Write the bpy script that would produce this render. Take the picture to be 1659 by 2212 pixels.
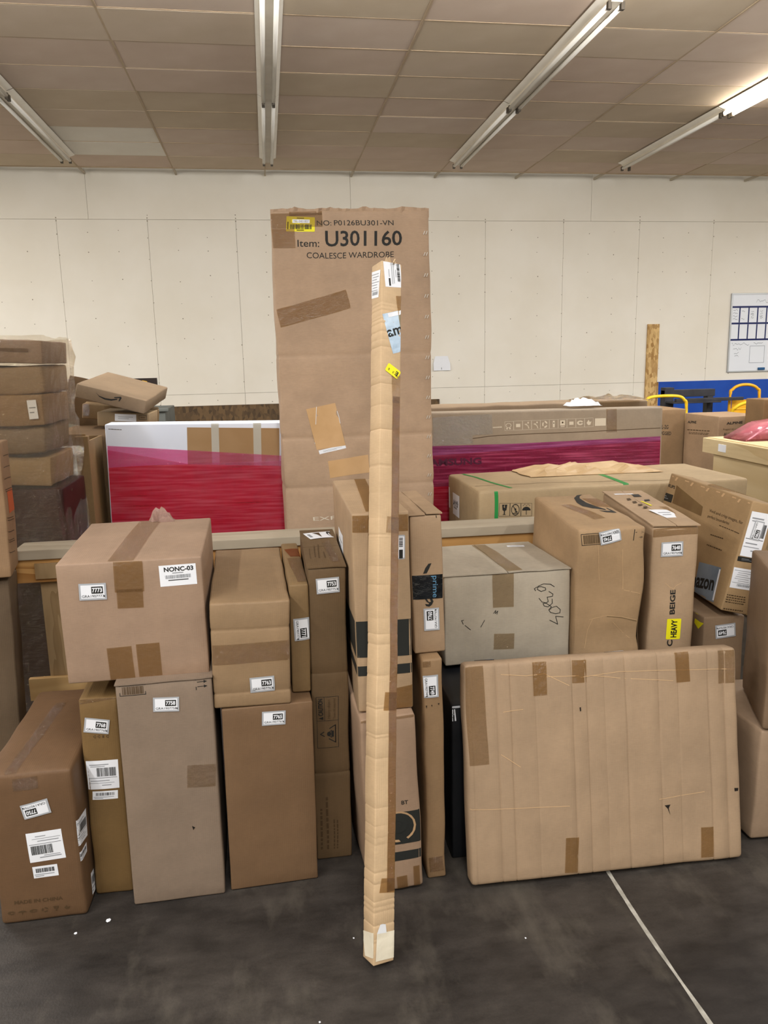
import bpy, bmesh, math, random
from mathutils import Vector, Matrix, noise, geometry
random.seed(7)
for o in list(bpy.data.objects): bpy.data.objects.remove(o, do_unlink=True)
scene = bpy.context.scene
COL = scene.collection
# ------------------------------------------------------------------ camera
FPX, PITCH, YAW, ROLL, EYE = 1684.3, .194101, .143338, -.0211538, 1.55
cam = bpy.data.cameras.new('camera'); camo = bpy.data.objects.new('camera', cam); COL.objects.link(camo)
fw = Vector((math.sin(YAW)*math.cos(PITCH), math.cos(YAW)*math.cos(PITCH), -math.sin(PITCH)))
r0 = Vector((math.cos(YAW), -math.sin(YAW), 0)); u0 = r0.cross(fw)
rt = r0*math.cos(ROLL)+u0*math.sin(ROLL); up = -r0*math.sin(ROLL)+u0*math.cos(ROLL)
M = Matrix((rt, up, -fw)).transposed().to_4x4(); M.translation = (0, 0, EYE)
camo.matrix_world = M
cam.sensor_fit = 'VERTICAL'; cam.sensor_height = 24; cam.lens = 24*FPX/2212; cam.clip_end = 60; cam.clip_start = .05
scene.camera = camo
# ------------------------------------------------------------------ world, exposure
world = bpy.data.worlds.new('world'); scene.world = world; world.use_nodes = True
bg = world.node_tree.nodes['Background']; bg.inputs[0].default_value = (1, .96, .9, 1); bg.inputs[1].default_value = .25
cy = scene.cycles; cy.max_bounces = 6; cy.diffuse_bounces = 3; cy.glossy_bounces = 2; cy.transmission_bounces = 2; cy.caustics_reflective = False; cy.caustics_refractive = False
scene.view_settings.view_transform = 'Standard'; scene.view_settings.look = 'None'
scene.view_settings.exposure = 0.06; scene.view_settings.gamma = 1; scene.view_settings.use_curve_mapping = False
# area lamps added out of view to brighten wall and cartons, without any fixtures
def lamp(x, y, power, length=2.3):
    l = bpy.data.lights.new('added_lamp', 'AREA'); l.shape = 'RECTANGLE'; l.size = .12; l.size_y = length
    l.energy = power; l.color = (1, .995, .99)
    o = bpy.data.objects.new('added_lamp', l); COL.objects.link(o); o.location = (x, y, 3.98); return o
ADDED_LAMPS = [(5.0, 4.7, 120, 50), (7.45, 7.1, 60, 0), (7.45, 4.7, 130, 0), (9.9, 7.1, 120, 0), (9.9, 4.7, 110, 0), (-4.8, 9.5, 30, 0), (-4.8, 7.1, 150, 0), (-4.8, 4.7, 130, 0), (-2.33, 4.7, 108, 50), (.145, 4.7, 128, 50), (2.64, 4.7, 160, 50),
         (-4.8, -.2, 120, 0), (-2.33, -.2, 95, 0), (.145, -.2, 65, 0), (2.64, -.2, 55, 0), (5.0, -.2, 85, 0), (2.64, -2.65, 50, 0), (.145, -2.65, 90, 0), (-2.33, -2.65, 100, 0), (-4.8, -2.65, 60, 0)]
for x, y, p, tip in ADDED_LAMPS:   # tip: added lamp tilted to wash the back wall, sparing the carton tops
    lamp(x, y, p).rotation_euler = (math.radians(tip), 0, 0)
# ------------------------------------------------------------------ materials
def lin(c):
    if isinstance(c, str): c = tuple(int(c[i:i+2], 16)/255 for i in (0, 2, 4))
    return tuple(((v+.055)/1.055)**2.4 if v > .04045 else v/12.92 for v in c)+(1,)
MATS = {}
def new(name):
    m = bpy.data.materials.new(name); m.use_nodes = True; nt = m.node_tree
    return m, nt, nt.nodes, nt.links, nt.nodes['Principled BSDF']
def plain(name, c, rough=.6, metal=0, spec=.3, emit=0):
    if name in MATS: return MATS[name]
    m, nt, N, L, b = new(name)
    b.inputs['Base Color'].default_value = lin(c); b.inputs['Roughness'].default_value = rough; b.inputs['Metallic'].default_value = metal
    b.inputs['Specular IOR Level'].default_value = spec
    if emit: b.inputs['Emission Color'].default_value = lin(c); b.inputs['Emission Strength'].default_value = emit
    MATS[name] = m; return m
def noisecol(name, c1, c2, scale=4, rough=.7, detail=6, stretch=(1, 1, 1), bump=0, bscale=80, spec=.25, r1=.35, r2=.65, fine=0, rvar=0):
    if name in MATS: return MATS[name]
    m, nt, N, L, b = new(name)
    tc = N.new('ShaderNodeTexCoord'); mp = N.new('ShaderNodeMapping'); mp.inputs['Scale'].default_value = stretch
    L.new(tc.outputs['Object'], mp.inputs['Vector'])
    n = N.new('ShaderNodeTexNoise'); n.inputs['Scale'].default_value = scale; n.inputs['Detail'].default_value = detail
    L.new(mp.outputs[0], n.inputs['Vector'])
    r = N.new('ShaderNodeValToRGB'); e = r.color_ramp.elements; e[0].position = r1; e[1].position = r2; e[0].color = lin(c1); e[1].color = lin(c2)
    L.new(n.outputs[0], r.inputs[0])
    src = r.outputs[0]
    if fine:
        n2 = N.new('ShaderNodeTexNoise'); n2.inputs['Scale'].default_value = 240; n2.inputs['Detail'].default_value = 3; L.new(tc.outputs['Object'], n2.inputs['Vector'])
        mx = N.new('ShaderNodeMix'); mx.data_type = 'RGBA'; mx.blend_type = 'OVERLAY'; mx.inputs[0].default_value = fine
        L.new(src, mx.inputs[6]); L.new(n2.outputs[0], mx.inputs[7]); src = mx.outputs[2]
    L.new(src, b.inputs['Base Color'])
    b.inputs['Roughness'].default_value = rough; b.inputs['Specular IOR Level'].default_value = spec
    if rvar:
        mr = N.new('ShaderNodeMapRange'); mr.inputs[3].default_value = rough-rvar; mr.inputs[4].default_value = rough+rvar
        L.new(n.outputs[0], mr.inputs[0]); L.new(mr.outputs[0], b.inputs['Roughness'])
    if bump:
        n3 = N.new('ShaderNodeTexNoise'); n3.inputs['Scale'].default_value = bscale; n3.inputs['Detail'].default_value = 4; L.new(mp.outputs[0], n3.inputs['Vector'])
        bp = N.new('ShaderNodeBump'); bp.inputs['Strength'].default_value = bump; bp.inputs['Distance'].default_value = .01
        L.new(n3.outputs[0], bp.inputs['Height']); L.new(bp.outputs[0], b.inputs['Normal'])
    MATS[name] = m; return m
def shade(c, k):
    return tuple(min(1, int(c[i:i+2], 16)/255*k) for i in (0, 2, 4))
def card(c, flute=(1, 1, 0), wear=1.0):
    """kraft board: mottled tone, scuffs, faint flute lines, small bumps"""
    c = ''.join('%02x' % int(int(c[i:i+2], 16)*.87) for i in (0, 2, 4)); name = 'cardboard_'+c+str(flute)
    if name in MATS: return MATS[name]
    m, nt, N, L, b = new(name)
    tc = N.new('ShaderNodeTexCoord')
    n = N.new('ShaderNodeTexNoise'); n.inputs['Scale'].default_value = 5; n.inputs['Detail'].default_value = 7; n.inputs['Roughness'].default_value = .65; L.new(tc.outputs['Object'], n.inputs['Vector'])
    r = N.new('ShaderNodeValToRGB'); e = r.color_ramp.elements; e[0].position = .3; e[1].position = .72
    e[0].color = lin(shade(c, .93)); e[1].color = lin(shade(c, 1.05)); L.new(n.outputs[0], r.inputs[0])
    mp = N.new('ShaderNodeMapping'); mp.inputs['Scale'].default_value = (9, 9, 60); L.new(tc.outputs['Object'], mp.inputs['Vector'])
    n2 = N.new('ShaderNodeTexNoise'); n2.inputs['Scale'].default_value = 6; n2.inputs['Detail'].default_value = 4; L.new(mp.outputs[0], n2.inputs['Vector'])
    mx = N.new('ShaderNodeMix'); mx.data_type = 'RGBA'; mx.blend_type = 'OVERLAY'; mx.inputs[0].default_value = .1
    L.new(r.outputs[0], mx.inputs[6]); L.new(n2.outputs[0], mx.inputs[7])
    n4 = N.new('ShaderNodeTexNoise'); n4.inputs['Scale'].default_value = 1.7; n4.inputs['Detail'].default_value = 5; L.new(tc.outputs['Object'], n4.inputs['Vector'])
    r4 = N.new('ShaderNodeValToRGB'); e = r4.color_ramp.elements; e[0].position = .56; e[1].position = .72; e[0].color = (0, 0, 0, 1); e[1].color = (.3*wear, .3*wear, .3*wear, 1); L.new(n4.outputs[0], r4.inputs[0])
    mx2 = N.new('ShaderNodeMix'); mx2.data_type = 'RGBA'; mx2.inputs[7].default_value = lin(shade(c, .86)); L.new(r4.outputs[0], mx2.inputs[0]); L.new(mx.outputs[2], mx2.inputs[6])
    L.new(mx2.outputs[2], b.inputs['Base Color'])
    b.inputs['Roughness'].default_value = .62; b.inputs['Specular IOR Level'].default_value = .28
    w = N.new('ShaderNodeTexWave'); w.wave_type = 'BANDS'; w.bands_direction = 'Z' if flute[2] else 'X'; w.inputs['Scale'].default_value = 55; w.inputs['Distortion'].default_value = .6; L.new(tc.outputs['Object'], w.inputs['Vector'])
    n3 = N.new('ShaderNodeTexNoise'); n3.inputs['Scale'].default_value = 14; n3.inputs['Detail'].default_value = 5; L.new(tc.outputs['Object'], n3.inputs['Vector'])
    ad = N.new('ShaderNodeMath'); ad.operation = 'MULTIPLY_ADD'; ad.inputs[1].default_value = .05; L.new(w.outputs[0], ad.inputs[0]); L.new(n3.outputs[0], ad.inputs[2])
    bp = N.new('ShaderNodeBump'); bp.inputs['Strength'].default_value = .22; bp.inputs['Distance'].default_value = .012; L.new(ad.outputs[0], bp.inputs['Height']); L.new(bp.outputs[0], b.inputs['Normal'])
    MATS[name] = m; return m
def film(name, tint, gloss=.1, rough=.12, bump=.5, bscale=30, stretch=(1, 1, 1), haze=0, hazecol=(1, 1, 1), fres=.16, streak=0, hot='ffffff'):
    """thin plastic: tinted see-through sheet with a wrinkled sheen"""
    m = bpy.data.materials.new(name); m.use_nodes = True; nt = m.node_tree; N, L = nt.nodes, nt.links; N.clear()
    out = N.new('ShaderNodeOutputMaterial'); t = N.new('ShaderNodeBsdfTransparent'); t.inputs[0].default_value = lin(tint)
    g = N.new('ShaderNodeBsdfGlossy'); g.inputs[1].default_value = rough; g.inputs[0].default_value = (1, 1, 1, 1)
    tc = N.new('ShaderNodeTexCoord'); mp = N.new('ShaderNodeMapping'); mp.inputs['Scale'].default_value = stretch; L.new(tc.outputs['Object'], mp.inputs[0])
    n = N.new('ShaderNodeTexNoise'); n.inputs['Scale'].default_value = bscale; n.inputs['Detail'].default_value = 5; n.inputs['Roughness'].default_value = .6; L.new(mp.outputs[0], n.inputs['Vector'])
    bp = N.new('ShaderNodeBump'); bp.inputs['Strength'].default_value = bump; bp.inputs['Distance'].default_value = .05; L.new(n.outputs[0], bp.inputs['Height']); L.new(bp.outputs[0], g.inputs['Normal'])
    lw = N.new('ShaderNodeLayerWeight'); lw.inputs[0].default_value = .25; L.new(bp.outputs[0], lw.inputs['Normal'])
    ml = N.new('ShaderNodeMath'); ml.operation = 'MULTIPLY_ADD'; ml.inputs[1].default_value = fres; ml.inputs[2].default_value = gloss; L.new(lw.outputs['Fresnel'], ml.inputs[0])
    mx = N.new('ShaderNodeMixShader'); L.new(ml.outputs[0], mx.inputs[0]); L.new(t.outputs[0], mx.inputs[1]); L.new(g.outputs[0], mx.inputs[2])
    res = mx.outputs[0]
    if haze:
        d = N.new('ShaderNodeBsdfDiffuse'); d.inputs[0].default_value = lin(hazecol); m2 = N.new('ShaderNodeMixShader'); m2.inputs[0].default_value = haze
        L.new(res, m2.inputs[1]); L.new(d.outputs[0], m2.inputs[2]); res = m2.outputs[0]
        if streak:   # denser film strands; the paler bands also paint in wrinkle highlights
            mp2 = N.new('ShaderNodeMapping'); mp2.inputs['Scale'].default_value = (1, 1, 22); mp2.inputs['Rotation'].default_value = (0, .03, 0); L.new(tc.outputs['Object'], mp2.inputs[0])
            n2 = N.new('ShaderNodeTexNoise'); n2.inputs['Scale'].default_value = 4; n2.inputs['Detail'].default_value = 6; L.new(mp2.outputs[0], n2.inputs['Vector'])
            cr = N.new('ShaderNodeValToRGB'); e = cr.color_ramp.elements; e[0].position = .42; e[1].position = .75; e[0].color = lin(hazecol); e[1].color = lin(hot); L.new(n2.outputs[0], cr.inputs[0]); L.new(cr.outputs[0], d.inputs[0])
            mr = N.new('ShaderNodeMapRange'); mr.inputs[1].default_value = .3; mr.inputs[2].default_value = .7; mr.inputs[3].default_value = haze-streak; mr.inputs[4].default_value = haze+streak; L.new(n2.outputs[0], mr.inputs[0]); L.new(mr.outputs[0], m2.inputs[0])
    L.new(res, out.inputs[0]); MATS[name] = m; return m
film('tape', 'e6d6bc', .035, .2, .3, 40, haze=.17, hazecol='8d7450')
film('cleartape', 'ece2d2', .08, .1, 1., 45, haze=.07, hazecol='a8957a')
film('sparktape', 'dcc59c', .16, .13, 1., 55, (1, 1, 2.5), haze=.16, hazecol='8f7140')
film('redtape', 'd99070', .06, .2, .3, 40, haze=.5, hazecol='8a5230')
film('whitetape', 'ffffff', .08, .2, .2, 30, haze=.75, hazecol='d6d2c4')
film('filmpink', 'f6b4ce', .02, .12, .8, 14, (1.5, 1, 26), haze=.2, hazecol='e0609a', fres=.02, streak=.05, hot='ee9cc0')
film('filmred', 'f07088', .02, .12, 1., 13, (1.5, 1, 26), haze=.45, hazecol='de2444', fres=.02, streak=.1, hot='e45c74')
film('filmmag', 'd884b4', .03, .12, 1., 14, (1.5, 1, 30), haze=.36, hazecol='ae4c92', fres=.03, streak=.15, hot='d884b4')
film('filmmag2', 'e07aa0', .03, .12, 1., 14, (1.5, 1, 30), haze=.28, hazecol='bc3068', fres=.03, streak=.15, hot='dc7090')
film('wrapfilm', 'f3ede2', .1, .06, 1., 34, (1, 1, 3), haze=.06, hazecol='b9ab97')
film('bubble', 'eeeae2', .2, .08, 1., 60, haze=.22, hazecol='d8d3c8')
plain('white', 'dcdcdc', .5); plain('paper', 'e6e7ea', .55); plain('greyborder', 'a9abae', .4); plain('ink', '23221f', .6); plain('inkgrey', '8d8f92', .6); plain('dark', '1c150e', .8)
plain('inkbrown', '4d3a24', .7); plain('ink2', '54402c', .8); plain('fold', 'c9a67c', .7); plain('fold2', '6f5a3c', .8); plain('band', '2a2b28', .5); plain('yellow', 'f1e620', .45); plain('pale', 'd9cdb8', .7)
plain('green', '2c8a45', .35); plain('filmtext', '4c1230', .4); plain('orangeprint', 'b4552a', .7); plain('smilegrey', '26292b', .7)
noisecol('bag', '9fb4c6', 'c5d6e4', 14, .3, bump=.5, bscale=18); noisecol('bagdark', '6c7884', '8894a0', 9, .35)
noisecol('barecard', 'c19a6b', 'cda679', 8, .8); noisecol('darkcard', '6d5232', '79603c', 8, .8); noisecol('whitewrap', 'd8cdb4', 'e8dfc9', 9, .5, bump=.3, bscale=20)
noisecol('blackfilm', '0c0e10', '191c20', 20, .18, bump=.8, bscale=26, spec=.5)
# ------------------------------------------------------------------ helpers
def link(o, parent=None):
    COL.objects.link(o)
    if parent is not None: o.parent = parent
    return o
def tag(o, label=None, cat=None, group=None, kind=None):
    for k, v in (('label', label), ('category', cat), ('group', group), ('kind', kind)):
        if v: o[k] = v
    return o
def empty(name, loc=(0, 0, 0), rot=None, label=None, cat=None, group=None):
    o = bpy.data.objects.new(name, None); o.empty_display_size = .1; COL.objects.link(o)
    if rot is not None: o.matrix_world = Matrix.Translation(loc) @ rot.to_4x4()
    else: o.location = loc
    return tag(o, label, cat, group)
def meshobj(name, verts, faces, mats, parent=None, mi=None, smooth=False):
    me = bpy.data.meshes.new(name); me.from_pydata([tuple(v) for v in verts], [], faces)
    for m in (mats if isinstance(mats, (list, tuple)) else [mats]): me.materials.append(MATS[m] if isinstance(m, str) else m)
    if mi: me.polygons.foreach_set('material_index', mi)
    if smooth: me.polygons.foreach_set('use_smooth', [True]*len(me.polygons))
    me.update(); return link(bpy.data.objects.new(name, me), parent)
def boxdata(x0, x1, y0, y1, z0, z1, bev=0):
    bm = bmesh.new(); bmesh.ops.create_cube(bm, size=1)
    for v in bm.verts: v.co = Vector((x0+(v.co.x+.5)*(x1-x0), y0+(v.co.y+.5)*(y1-y0), z0+(v.co.z+.5)*(z1-z0)))
    if bev: bmesh.ops.bevel(bm, geom=bm.edges[:], offset=bev, segments=2, affect='EDGES', profile=.6)
    return bm
def bmobj(name, bm, mat, parent=None, smooth=False):
    me = bpy.data.meshes.new(name); bm.to_mesh(me); bm.free(); me.materials.append(MATS[mat] if isinstance(mat, str) else mat)
    if smooth: me.polygons.foreach_set('use_smooth', [True]*len(me.polygons))
    return link(bpy.data.objects.new(name, me), parent)
def bx(name, x0, x1, y0, y1, z0, z1, mat, parent=None, bev=0): return bmobj(name, boxdata(x0, x1, y0, y1, z0, z1, bev), mat, parent)
def tube(name, pts, r, mat, parent=None, n=8, closed=False):
    """swept round tube through the points"""
    pts = [Vector(p) for p in pts]; vs, fs = [], []; k = len(pts); up0 = Vector((0, 0, 1))
    for i, p in enumerate(pts):
        a = pts[(i-1) % k] if (closed or i) else p; b = pts[(i+1) % k] if (closed or i < k-1) else p
        t = (b-a).normalized(); s = t.cross(up0)
        if s.length < .05: s = t.cross(Vector((0, 1, 0)))
        s.normalize(); u = s.cross(t)
        for j in range(n):
            an = 2*math.pi*j/n; vs.append(p+s*math.cos(an)*r+u*math.sin(an)*r)
    for i in range(k if closed else k-1):
        for j in range(n): fs.append((i*n+j, i*n+(j+1) % n, ((i+1) % k)*n+(j+1) % n, ((i+1) % k)*n+j))
    if not closed: fs += [tuple(range(n-1, -1, -1)), tuple(range((k-1)*n, k*n))]
    return meshobj(name, vs, fs, mat, parent, smooth=True)
def smoothpath(pts, n=6):
    out = []; P = [Vector(p) for p in pts]
    for i in range(len(P)-1):
        p0, p1, p2, p3 = P[max(i-1, 0)], P[i], P[i+1], P[min(i+2, len(P)-1)]
        for j in range(n):
            t = j/n; out.append(.5*((2*p1)+(p2-p0)*t+(2*p0-5*p1+4*p2-p3)*t*t+(3*p1-p0-3*p2+p3)*t**3))
    return out+[P[-1]]
_TX = {}
def textmesh(s, bold=0.):
    """outline of a word as triangles in the unit square centred on the origin"""
    key = (s, bold)
    if key in _TX: return _TX[key]
    cu = bpy.data.curves.new('t', 'FONT'); cu.body = s; cu.size = 1; cu.offset = bold; cu.resolution_u = 3
    o = bpy.data.objects.new('t', cu); COL.objects.link(o); bpy.context.view_layer.update()
    me = o.to_mesh(); vs = [v.co.copy() for v in me.vertices]; fs = [tuple(p.vertices) for p in me.polygons]; o.to_mesh_clear()
    bpy.data.objects.remove(o); bpy.data.curves.remove(cu)
    x0, x1 = min(v.x for v in vs), max(v.x for v in vs); y0, y1 = min(v.y for v in vs), max(v.y for v in vs)
    _TX[key] = ([((v.x-x0)/(x1-x0)-.5, (v.y-y0)/(y1-y0)-.5) for v in vs], fs); return _TX[key]
Q={}
Q['b7758']=(-0.3263, 2.102, 0.0016, 0.26, 0.35, 0.6792, 0.0274, 0.0033, 0.0033)
Q['b7768']=(-0.5216, 2.1658, 0.0003, 0.1096, 0.4, 0.6238, -0.0047, 0.0002, 0.0036)
Q['b7750']=(-0.7002, 2.0812, 0.0001, 0.2323, 0.5398, 0.4631, -0.0149, -0.0221, -0.0006)
Q['b7765']=(-0.0494, 2.1204, 0.0028, 0.2596, 0.4, 0.5755, 0.0558, 0.004, 0.0094)
Q['b7753']=(0.1386, 2.2174, 0.0003, 0.1104, 0.4544, 0.9566, 0.0034, -0.0251, 0.0059)
Q['b7773']=(-0.3944, 2.1423, 0.6814, 0.3847, 0.4839, 0.3451, 0.0133, -0.0295, -0.0003)
Q['b7763']=(-0.0851, 2.1205, 0.58, 0.2206, 0.5898, 0.3139, 0.0289, -0.0225, 0.0238)
Q['b7771']=(0.0574, 2.1909, 0.58, 0.0557, 0.5166, 0.3348, 0.0253, -0.0043, 0.014)
Q['lower_logo']=(0.3086, 2.0263, 0.0051, 0.1585, 0.4, 0.5517, 0.0369, 0.0063, -0.0323)
Q['striped']=(0.2928, 2.0667, 0.5598, 0.1597, 0.6585, 0.5785, -0.0065, 0.011, -0.008)
Q['b7749']=(0.4375, 2.0674, 0.0003, 0.0581, 0.28, 0.7049, 0.0431, -0.0042, -0.012)
Q['b7760']=(0.4308, 2.1046, 0.7087, 0.0918, 0.4, 0.4076, 0.0007, 0.0101, -0.023)
Q['b7766']=(0.9555, 1.9835, 0.0137, 0.8604, 0.06, 0.6538, -0.0057, 0.183, 0.0066)
Q['grey']=(0.7639, 2.42, 0.5324, 0.4365, 0.4386, 0.3066, -0.002, 0.0246, -0.0041)
Q['b7745']=(1.0992, 2.42, 0.0011, 0.2367, 0.5115, 0.9853, -0.0384, -0.0422, 0.0097)
Q['b7648']=(1.3454, 2.4199, 0.0001, 0.1575, 0.6282, 0.9737, -0.1515, -0.016, 0.001)
Q['b7649']=(1.5732, 2.45, 0.0022, 0.1535, 0.4, 0.6205, -0.0239, 0.0051, 0.0025)
Q['philips']=(1.5937, 2.4315, 0.6423, 0.0975, 0.7295, 0.3998, -0.1223, 0.0107, 0.2258)
Q['wardrobe']=(0.3918, 3.4, 0.02, 0.6622, 0.5, 2.1388, -0.0281, 0.0018, -0.0068)
Q['stick']=(0.2253, 1.7395, 0.015, 0.0624, 0.0551, 1.8423, 0.3924, 0.1898, 0.1497)
Q['a10']=(1.5014, 3.2, 0.0, 1.2631, 0.5408, 0.9853, 0.0131, 0.0, 0.0)
Q['tvright']=(1.4013, 3.8, 0.0095, 1.25, 0.2, 1.268, -0.0253, 0.0349, 0.0041)
Q['tvleft']=(-0.1909, 3.95, 0.0151, 1.25, 0.17, 1.2373, 0.0215, 0.0089, 0.0217)
Q['tvbehind']=(1.4547, 4.13, 0.0026, 1.3, 0.25, 1.2879, 0.0002, 0.0001, -0.004)
Q['wrap_top']=(-1.0675, 3.3, 1.5659, 0.3873, 0.4, 0.0909, 0.0044, 0.0001, 0.041)
Q['smile_flat']=(-0.8078, 4.1999, 1.3431, 0.3533, 0.6617, 0.0717, -0.0468, -0.0709, 0.2805)
Q['alpineR']=(3.239, 5.0, 0.0022, 0.3415, 0.4224, 1.1087, 0.0311, 0.0041, -0.0025)
Q['alpineL']=(2.9067, 5.45, 0.0005, 0.3365, 0.45, 1.137, 0.0, 0.0008, -0.0003)
Q['heap_labels']=(-0.7648, 4.3, 1.2245, 0.2649, 0.3, 0.0757, -0.0201, 0.0003, 0.0663)
Q['heap_kraft']=(-0.8326, 4.62, 1.2344, 0.411, 0.25, 0.0816, 0.1405, 0.0002, 0.1128)
Q['right_low']=(1.6632, 2.0631, 0.0043, 0.4, 0.38, 0.3784, 0.0, -0.0162, 0.0218)
Q['right_up']=(1.6559, 1.9804, 0.3939, 0.4, 0.32, 0.5, -0.3932, 0.0014, -0.0036)
Q['sheet']=(-1.1139, 4.92, 1.1886, 0.2928, 0.008, 0.2789, 0.7559, -0.1658, 0.2525)
Q['left_low']=(-1.1075, 2.6813, 0.0199, 0.36, 0.2019, 0.8126, 0.1839, 0.0741, 0.0275)
Q['left_up']=(-1.0714, 2.7088, 0.8449, 0.35, 0.225, 0.46, 0.1823, 0.0336, 0.0186)
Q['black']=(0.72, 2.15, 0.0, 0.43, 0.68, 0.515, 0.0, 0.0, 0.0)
D={}
D['b7773']=[
 ('gra','F',0.0916,0.2653,0.0718,0.0469,-0.0153,'7773'),
 ('nonc','F',0.3185,0.2968,0.0996,0.0592,0.0095),
 ('tape','F',0.1881,0.3008,0.0764,0.085,-0.0222),
 ('tape','F',0.187,0.239,0.0685,0.0537,-0.0228),
 ('cleartape','T',0.1804,0.2369,0.0681,0.4697,-0.0434),
 ('tape','F',0.1459,0.0522,0.0672,0.0961,0.0252),
 ('tape','F',0.2229,0.0557,0.0633,0.0982,0.0122),
]
D['b7758']=[
 ('gra','F',0.1323,0.6149,0.0699,0.0427,-0.0565,'7758'),
 ('barcode','F',0.046,0.6638,0.0689,0.0285,0.0055),
 ('thisway','F',0.2312,0.6643,0.033,0.0316,0.0337),
 ('cleartape','F',0.2149,0.3877,0.08,0.0686,-0.0773),
 ('dark','F',[(0.1785,0.2341),(0.1873,0.2285),(0.1816,0.2204)]),
]
D['b7768']=[
 ('gra','F',0.0465,0.5397,0.0699,0.0448,-0.1545,'7768'),
 ('ship','F',0.0501,0.3883,0.0897,0.0891,-0.0438),
 ('smallbar','F',0.0508,0.3238,0.0726,0.0266,-0.0556),
 ('icons','F',0.0562,0.506,0.0474,0.0129,-0.0485,'crec'),
 ('cleartape','F',0.0563,0.6229,0.1116,0.0188,0.1181),
]
D['b7750']=[
 ('gra','F',0.1321,0.3567,0.0729,0.0438,-2.9659,'7750'),
 ('ship','F',0.1452,0.2398,0.0951,0.0913,-3.0999),
 ('smallbar','F',0.1362,0.1608,0.0661,0.0366,0.0192),
 ('text', 'F', 0.1059, 0.0684, 0.1275, 0.0122, -0.0232, 'MADE IN CHINA', 'inkbrown', 0.02),
 ('icons','F',0.1045,0.0361,0.1749,0.0213,-0.0209,'huprgs'),
 ('ship','R',0.0346,0.2566,0.0919,0.0786,-0.1772),
 ('smallbar','R',0.0253,0.1865,0.0633,0.0277,-0.0803),
 ('smallbar','R',0.0813,0.0495,0.0352,0.0646,-0.2113),
 ('cleartape','T',0.0866,0.2002,0.0316,0.4342,-0.076),
 ('cleartape','F',0.1104,0.4328,0.0657,0.0348,0.0458),
]
D['b7763']=[
 ('gra','F',0.1376,0.0677,0.0721,0.0469,0.0355,'7763'),
 ('cleartape','F',0.1093,0.1649,0.2201,0.0584,0.0095),
]
D['b7765']=[
 ('gra','F',0.1464,0.5358,0.0676,0.0428,-0.043,'7765'),
]
D['b7771']=[
 ('gra','F',0.033,0.1976,0.0675,0.0456,-1.5192,'7771'),
 ('redtape','T',0.0406,0.3675,0.0551,0.1066,0.1336),
 ('cleartape','T',0.041,0.1609,0.0479,0.2744,0.0689),
]
D['b7753']=[
 ('gra','F',0.057,0.9044,0.0685,0.0464,0.0418,'7753'),
 ('toplabel','T',0.0654,0.3724,0.0991,0.0825,0.2303),
 ('textbars','T',0.0167,0.145,0.1125,0.0067,-1.5914),
 ('textbars','T',0.0322,0.1654,0.1374,0.0068,-1.5931),
 ('textbars','T',0.0439,0.1693,0.1491,0.0068,-1.6111),
 ('textbars','T',0.0588,0.1248,0.0669,0.0066,-1.582),
 ('textbars','T',0.0732,0.1444,0.069,0.0066,-1.5229),
 ('cleartape','T',0.0797,0.1629,0.0256,0.2465,0.0519),
 ('caution','F',0.0455,0.4708,0.1668,0.0659,1.5609),
 ('textbars','F',0.0169,0.1133,0.1543,0.0148,1.5416),
 ('textbars','F',0.0358,0.1308,0.1916,0.0149,1.5561),
 ('textbars','F',0.0606,0.088,0.1082,0.0199,1.5453),
]
D['striped']=[
 ('darkband','F',0.0769,0.2164,0.1641,0.1078,-0.0188),
 ('darkband','F',0.0778,0.1233,0.1633,0.0291,-0.0007),
 ('tape','F',0.0794,0.5475,0.1566,0.0465,-0.0332),
 ('tape','T',0.0808,0.3795,0.0387,0.7295,-0.0555),
 ('label','L',0.299,0.4214,0.163,0.0708,0.0152),
 ('Lbands','L'),
 ('stickeredge','F',0.132,0.4771,0.0307,0.0688,-0.0281),
 ('tape','F',0.1232,0.0346,0.0847,0.0658,0.1201),
]
D['lower_logo']=[
 ('text','F',0.1139,0.2842,0.0194,0.012,-0.0053,'BT','ink',0.015),
 ('plogo','F',0.1016,0.2031,0.1153,0.1037,-0.006),
 ('darkband','F',0.0979,0.1123,0.1323,0.029,-0.0021),
 ('tape','F',0.0959,0.0232,0.0312,0.0464,0.0071),
 ('tape','F',0.1398,0.0371,0.0184,0.0693,-0.0089),
 ('cleartape','F',0.078,0.5498,0.159,0.0148,-0.0021),
]
D['b7749']=[
 ('gra','F',0.022,0.6244,0.0699,0.0466,-1.5737,'7749'),
 ('cleartape','F',0.008,0.6921,0.0321,0.0167,0.0056),
 ('cleartape','F',0.0298,0.0483,0.0435,0.05,0.0235),
 ('dark','F',[(0.005,0.5649),(0.0086,0.5652),(0.0073,0.5552)]),
 ('dark','F',[(0.0212,0.5655),(0.0249,0.5659),(0.0236,0.5588)]),
 ('dark','F',[(0.0412,0.568),(0.0467,0.5689),(0.0447,0.5619)]),
]
D['b7760']=[
 ('gra','F',0.0525,0.1021,0.0675,0.0459,1.5613,'7760'),
 ('primetape','F',0.0443,0.1993,0.0881,0.0702,-0.0174),
 ('ink','F',[(0.0576,0.2683),(0.0505,0.2529),(0.0431,0.2393),(0.0329,0.2389),(0.0398,0.2551),(0.0492,0.2672)]),
 ('ink','F',[(0.0353,0.1645),(0.0404,0.1648),(0.0465,0.1543),(0.0529,0.155),(0.0494,0.1645),(0.0559,0.1652),(0.0602,0.1556),(0.0552,0.1456),(0.0473,0.1405),(0.0384,0.1432),(0.0355,0.15),(0.045,0.1478),(0.0476,0.1502),(0.0401,0.1561)]),
 ('dark','F',[(0.0762,0.4117),(0.0782,0.4116),(0.0788,0.3994),(0.0765,0.3991)]),
]
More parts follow.
